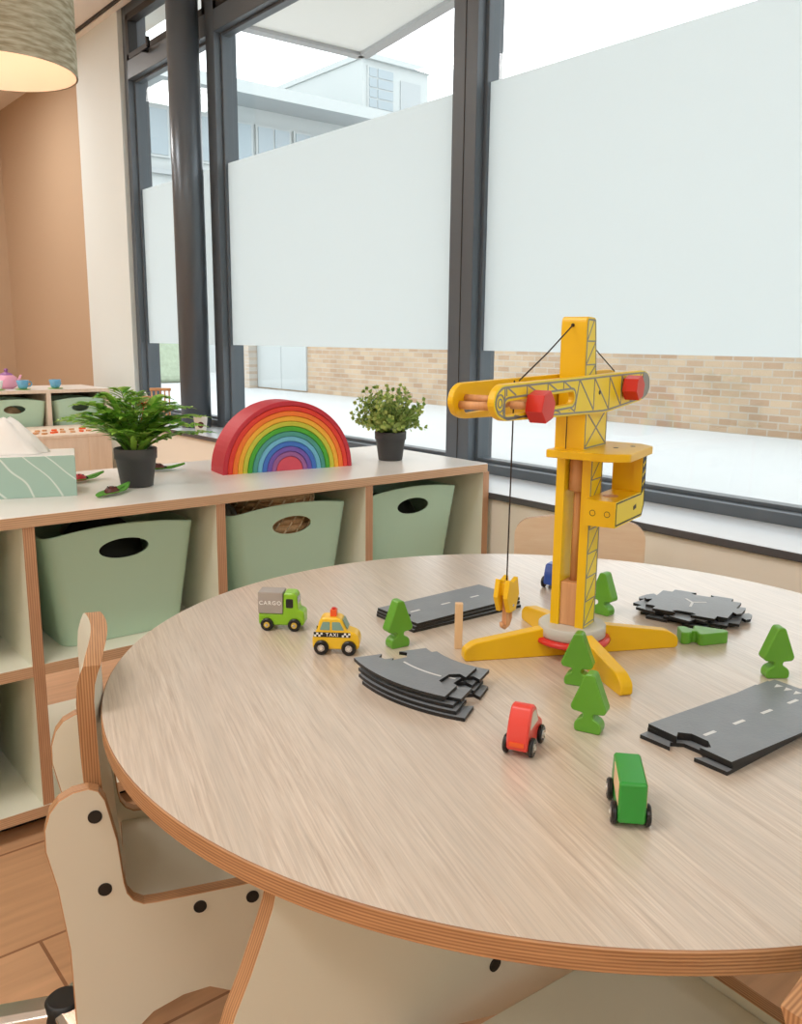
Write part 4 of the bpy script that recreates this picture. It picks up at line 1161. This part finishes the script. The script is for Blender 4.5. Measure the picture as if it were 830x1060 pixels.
# stack D (wide, right)
for i in range(3):
    da = (-.005, .004, 0)[i]; oo = (-.112+da, -.3405-.0005*i); p, mk = rect_road(oo, (.995, -.09+.035*(2-i)), .24, .108, dash=4, tri=True)
    road(p, .0001+i*.0049, mk if i == 2 else (), (0, 0), 'dark rubber road piece, %s of the wide stack near the green truck' % ('lowest', 'second', 'topmost with a dashed line and give-way triangles')[i], gD)
p, mk = rect_road((-.03, -.352), (.97, -.02), .20, .105, dash=0)
# stack B (curves fanned out)
def curve_road(c, r0, r1, a0, a1, n=14, notch=True):
    pts = [(c[0]+r1*math.cos(a0+(a1-a0)*i/n), c[1]+r1*math.sin(a0+(a1-a0)*i/n)) for i in range(n+1)]
    rm = (r0+r1)/2; w = (r1-r0)
    def Q(a, r): return (c[0]+r*math.cos(a), c[1]+r*math.sin(a))
    s = 1 if a1 > a0 else -1; e = .012/rm*s
    pts += [Q(a1, rm+w*.14), Q(a1-e, rm+w*.2), Q(a1-2*e, rm+w*.12), Q(a1-2*e, rm-w*.12), Q(a1-e, rm-w*.2), Q(a1, rm-w*.14)]
    pts += [(c[0]+r0*math.cos(a1+(a0-a1)*i/n), c[1]+r0*math.sin(a1+(a0-a1)*i/n)) for i in range(n+1)]
    pts += [Q(a0, rm-w*.12), Q(a0-e*.0+e*.7, rm-w*.2), Q(a0+2*e, rm-w*.12), Q(a0+2*e, rm+w*.12), Q(a0+e*.7, rm+w*.2), Q(a0, rm+w*.12)]
    mk = [(c[0]+(rm+.0014)*math.cos(a0+(a1-a0)*(.25+.55*i/n)), c[1]+(rm+.0014)*math.sin(a0+(a1-a0)*(.28+.5*i/n))) for i in range(n+1)]+[(c[0]+(rm-.0014)*math.cos(a0+(a1-a0)*(.80-.55*i/n)), c[1]+(rm-.0014)*math.sin(a0+(a1-a0)*(.78-.5*i/n))) for i in range(n+1)]
    return pts, [mk]
for i in range(5):
    dx, dy, dr = ((-.004, -.010, .09), (-.002, -.006, .05), (.002, -.003, .03), (.014, -.004, .03), (0, 0, 0))[i]
    p, mk = curve_road((-.034+dx, .047+dy), .131, .235, math.radians(163.5)+dr, math.radians(204.8)+dr)
    road(p, .0001+i*.0049, mk if i >= 3 else (), (math.radians((0, 0, 0, 0, .6)[i]), 0), 'grey rubber curved road piece, %s of the fanned stack before the crane' % ('lowest', 'second', 'third', 'fourth', 'topmost with a white line')[i], gB)
# stack C (junction pieces)
def cross_road(c, ang, L_, w):
    h = w/2; pts = []
    for k in range(4):
        a = ang+k*PI/2; d = Vector((math.cos(a), math.sin(a))); n = Vector((-d.y, d.x)); C_ = Vector(c)
        P = lambda x, y: tuple(C_+d*x+n*y)
        pts += [P(h, -h), P(L_, -h)]
        if k % 2: pts += [P(L_, -h*.25), P(L_+.007, -h*.4), P(L_+.013, -h*.25), P(L_+.013, h*.25), P(L_+.007, h*.4), P(L_, h*.25)]
        else: pts += [P(L_, -h*.25), P(L_-.006, -h*.4), P(L_-.012, -h*.25), P(L_-.012, h*.25), P(L_-.006, h*.4), P(L_, h*.25)]
        pts += [P(L_, h), P(h, h)]
    return pts
for i in range(4):
    c = ((.326, -.012), (.338, -.024), (.320, -.004), (.332, -.014))[i]; a = math.radians((12, 24, 2, 18)[i])
    p = cross_road(c, a, .064, .096)
    d = Vector((math.cos(a), math.sin(a))); n = Vector((-d.y, d.x)); C_ = Vector(c)
    def bar(a0, b0, a1, b1, w=.004):
        q0 = C_+d*a0+n*b0; q1 = C_+d*a1+n*b1; e = (q1-q0).normalized(); m_ = Vector((-e.y, e.x))*w/2
        return [tuple(q0-m_), tuple(q1-m_), tuple(q1+m_), tuple(q0+m_)]
    mk = [bar(-.022, 0, .004, .003), bar(.004, .003, .020, .018), bar(.006, .002, .018, -.016)] if i == 3 else []
    road(p, .0001+i*.0049, mk, (0, 0), 'dark rubber junction road piece, %s of the far stack' % ('lowest', 'second', 'third', 'topmost with a white arrow mark')[i], gC)

# ------------------------------------------------------------------ pendant lamp
lx, ly, lz = -.183, 1.755, 1.1
PL = thing('pendant_lamp', 'drum pendant lamp with a beige woven shade and glowing white lining', 'lamp', (lx, ly, lz))
r = .188; h = .36
sm_ = MB('shadecloth').lathe([(r, 0), (r, h)], n=72, caps=False); so = sm_.build('lamp_shade', PL)
MB('lampliner').lathe([(r-.004, .001), (r-.004, h)], n=72, caps=False).build('lining', so, label='white inner lining')
MB('bulb').sphere((0, 0, .16), .03, 20, 12).build('bulb', PL)
MB('black').cyl((0, 0, .19), (0, 0, CZ-lz-.02), .003, 8).cyl((0, 0, .185), (0, 0, .24), .018, 16).build('lamp_cord', PL)
MB('white').lathe([(.05, CZ-lz-.025), (.05, CZ-lz)], n=24).build('ceiling_rose', PL)
sp = MB('silver')
for k in range(3):
    a = 2*PI*k/3; sp.cyl((0, 0, .235), ((r-.004)*math.cos(a), (r-.004)*math.sin(a), .235), .0018, 6)
sp.build('spider_ring', PL)

# ------------------------------------------------------------------ back corner: low shelf, bins, tea set, puzzle table
bs = thing('low_shelf', 'low plywood shelf holding two green bins against the far beige wall', 'shelf', (.3, 4.0, FZ))
LX = lambda x: x-.3
m = MB('shelftop', 'birch').box(LX(-.7), LX(.905), 0, .45, .14-FZ, .1575-FZ, sides={'-y': 'birch', '+x': 'birch'}); m.build('top', bs)
for x in (-.7, -.25, .165, .567, .883):
    MB('birch').box(LX(x), LX(x)+.022, 0, .44, 0, .14-FZ).build('divider', bs)
MB('birch').box(LX(-.7), LX(.905), 0, .44, -.16-FZ, -.14-FZ).build('shelf_board', bs)
MB('wallbeige').box(LX(-.7), LX(.905), .44, .448, 0, .14-FZ).build('back_panel', bs)
for (x, lab) in ((.405, 'pale green bin with wooden toys inside, on the far low shelf nearer the beige corner'), (.745, 'pale green bin at the window end of the far low shelf')):
    o = bin0.copy(); COL.objects.link(o); o.location = (x, 4.14, -.14); o.scale = (.84 if x > .6 else 1, 1, 1); tag(o, lab, 'bin', 'sage green bins in the far low shelf')
lump('wooden_toy_heap', (.40, 4.14, -.135), .09, .07, .10, 'woodpale', 'heap of pale wooden toys in the far low shelf bin', 'toy', 21, .12)
# low puzzle table in front
pt = thing('low_cabinet', 'low birch play cabinet with puzzle pieces on its top before the far shelf', 'cabinet', (.2, 3.5, FZ))
MB('birch').box(-.6, .512, 0, .47, 0, -.045-FZ).build('body', pt)
MB('birch').box(-.605, .517, -.005, .475, -.045-FZ, -.03-FZ).build('top', pt, bevel=.002)
MB('plyfaceback').box(.398, .401, -.0006, .0, .01, -.05-FZ).build('seam', pt)
rnd = random.Random(4)
for k in range(16):
    w, d_ = rnd.uniform(.018, .04), rnd.uniform(.014, .022); x = .32+.35*(k % 8)/8+rnd.uniform(0, .02); y = 3.56+.12*(k//8)+rnd.uniform(0, .05)
    MB('woodnat' if k % 3 else 'orange').prism(round_poly([(-w/2, -d_/2), (w/2, -d_/2), (w/2, d_/2), (-w/2, d_/2)], .004), 0, .008).build('puzzle_piece', loc=(x, y, -.03), rz=rnd.uniform(0, 3), label='small wooden puzzle piece scattered on the low birch cabinet', cat='toy', group='puzzle pieces on the low cabinet', fix=True)
# tea set
def cup(loc, mat, lab, slab, rz=0, s=1):
    t = thing('tea_cup', lab, 'cup', (loc[0], loc[1], loc[2]+.0045), rz)
    MB(mat).lathe([(.018*s, 0), (.024*s, .01), (.031*s, .045*s), (.0295*s, .045*s), (.022*s, .012), (.001, .008)], n=24).build('cup_body', t)
    MB(mat).tube([(.029*s, 0, .036*s), (.042*s, 0, .036*s), (.046*s, 0, .024*s), (.038*s, 0, .013*s), (.025*s, 0, .013*s)], .0035*s, 8).build('handle', t)
    MB('greentea').lathe([(.02, 0), (.035, .001), (.04, .0045), (.035, .004), (.001, .003)], n=28).build('saucer', loc=loc, label=slab, cat='saucer')
cup((.470, 4.07, .1575), 'bluetea', 'blue toy tea cup in front of the pink teapot', 'green saucer under the blue cup by the teapot')
cup((.640, 4.08, .1575), 'bluetea', 'blue toy tea cup standing alone on the far shelf', 'green saucer under the lone blue cup', .6)
cup((.345, 4.08, .1575), 'white', 'white toy tea cup at the picture edge beside the teapot', 'green saucer under the white cup', 2)
tp = thing('teapot', 'pink toy teapot with a round lid on the far low shelf', 'teapot', (.432, 4.22, .1575), .3)
MB('pinktea').lathe([(.03, 0), (.05, .012), (.058, .035), (.05, .06), (.03, .074), (.0, .078)], n=28, caps=False).build('teapot_body', tp)
MB('rb_mauve').lathe([(.034, .072), (.028, .08), (.012, .086), (.006, .09), (.011, .097), (.009, .105), (.0, .108)], n=20, caps=False).build('lid', tp)
MB('pinktea').tube([(.05, 0, .03), (.072, 0, .045), (.086, 0, .07)], .010, 10, taper=.5).build('spout', tp)
MB('pinktea').tube([(-.048, 0, .055), (-.075, 0, .06), (-.085, 0, .035), (-.07, 0, .015), (-.05, 0, .02)], .005, 8).build('handle', tp)
# things on the far sill
c = thing('toy_chair', 'small wooden toy chair with a spindle back on the far window sill', 'toy', (.945, 3.44, .0175), math.radians(-35))
MB('woodnat').box(-.05, .05, -.05, .05, .05, .06).build('seat', c, bevel=.003)
for x in (-.043, .043):
    for y in (-.043, .043): MB('woodnat').cyl((x, y, 0), (x, y, .05), .005, 10).build('leg', c)
for k in range(5):
    x = -.044+.022*k; MB('woodnat').cyl((x, .043, .06), (x, .045, .15), .004, 8).build('spindle', c)
MB('woodnat').box(-.054, .054, .038, .050, .15, .165).build('top_rail', c, bevel=.004)
d_ = thing('wooden_doll', 'small wooden peg doll with a white cap beside the toy chair on the sill', 'toy', (.90, 3.50, .0175))
MB('woodpale').lathe([(.022, 0), (.014, .05), (.010, .09), (.012, .10)], n=18).build('doll_body', d_)
MB('woodnat').box(-.025, .025, -.012, .012, .10, .125).build('doll_head', d_, bevel=.006)
MB('white').lathe([(.012, .125), (.003, .145)], n=14).build('cap', d_)
pc = thing('paper_cup', 'small beige cup with a dark round print on the sill before the column', 'cup', (.87, 2.83, .0175))
MB('palewindow').lathe([(.023, 0), (.031, .068), (.032, .070), (.0295, .069), (.022, .004), (.001, .003)], n=28, caps=False).build('cup_body', pc)
pm = MB('bugdark')
for i in range(18):
    a = 2*PI*i/18; rr = .014
    cen = math.atan2(-3.59, -1.77)
    P_ = []
    for q_, R_ in ((a, rr), (a+2*PI/18, rr), (0, 0)):
        zz = .036+R_*math.sin(q_); tt = cen+R_*math.cos(q_)/.028; ra = .0232+.008*zz/.068+.0006
        P_.append((ra*math.cos(tt), ra*math.sin(tt), zz))
    pm.add(P_, [(0, 1, 2)])
pm.build('print', pc, label='round brown floral print')

# ------------------------------------------------------------------ lights
def area(name, loc, sx, sy, power, col, rot=(0, 0, 0)):
    l = bpy.data.lights.new(name, 'AREA'); l.shape = 'RECTANGLE'; l.size = sx; l.size_y = sy; l.energy = power; l.color = col
    o = bpy.data.objects.new(name, l); COL.objects.link(o); o.location = loc; o.rotation_euler = rot; return o
WARM = (1.0, .99, .97)
for i, (x, y) in enumerate(((-2.6, -2.2), (-2.6, .4), (-1.1, -2.2), (-1.2, .3), (-2.6, 3.0), (-.9, 3.4), (-1.5, 5.4), (.2, 5.2))):  # unseen panels added under the ceiling to brighten the room
    p = thing('added_ceiling_panel', 'unseen square ceiling light panel added to light the room', 'light', (x, y, CZ-.02), 0, 'added ceiling light panels')
    MB('white').box(-.31, .31, -.31, .31, 0, .02).build('frame', p)
    l = area('added_panel_light', (x, y, CZ-.025), .58, .58, 13 if y < 2 else 17, WARM)
pl_ = bpy.data.lights.new('pendant_glow', 'POINT'); pl_.energy = .75; pl_.color = (1, .80, .68); pl_.shadow_soft_size = .03
o = bpy.data.objects.new('pendant_glow', pl_); COL.objects.link(o); o.location = (lx, ly, lz+.115)
# portals in the window openings only steer the sampling of the sky
for a, b_ in bays:
    l = area('window_portal', (1.2, (a+b_)/2, 1.03), 2.05, b_-a, 1, (1, 1, 1), (0, PI/2, 0)); l.data.cycles.is_portal = True
w = bpy.data.worlds.new('overcast'); SC.world = w; w.use_nodes = True; nt = w.node_tree; bg = nt.nodes['Background']
bg.inputs['Color'].default_value = (.93, .97, 1.0, 1); bg.inputs['Strength'].default_value = 2.3

# ------------------------------------------------------------------ camera
cam = bpy.data.cameras.new('camera'); cam.sensor_fit = 'HORIZONTAL'; cam.sensor_width = 36; cam.lens = 38.94; cam.clip_start = .02; cam.clip_end = 200
co = bpy.data.objects.new('camera', cam); COL.objects.link(co)
R_ = Vector((.77548328, -.63129745, .00944576)); U_ = Vector((.11603037, .15720532, .98072598)); W_c = Vector((.62061473, .7594406, -.19515978))
M = Matrix((R_, U_, -W_c)).transposed().to_4x4(); M.translation = Vector((-.8983987, -.76331837, .43692653)); co.matrix_world = M
SC.camera = co
# lift everything so that the floor is z = 0
for ob in list(SC.objects):
    if ob.parent is None: ob.location.z += FL
SC.view_settings.view_transform = 'Standard'; SC.view_settings.look = 'None'; SC.view_settings.exposure = .32; SC.view_settings.gamma = 1; SC.view_settings.use_curve_mapping = False
SC.cycles.use_denoising = True; SC.cycles.max_bounces = 10; SC.cycles.diffuse_bounces = 5; SC.cycles.transparent_max_bounces = 12; SC.cycles.sample_clamp_indirect = 6
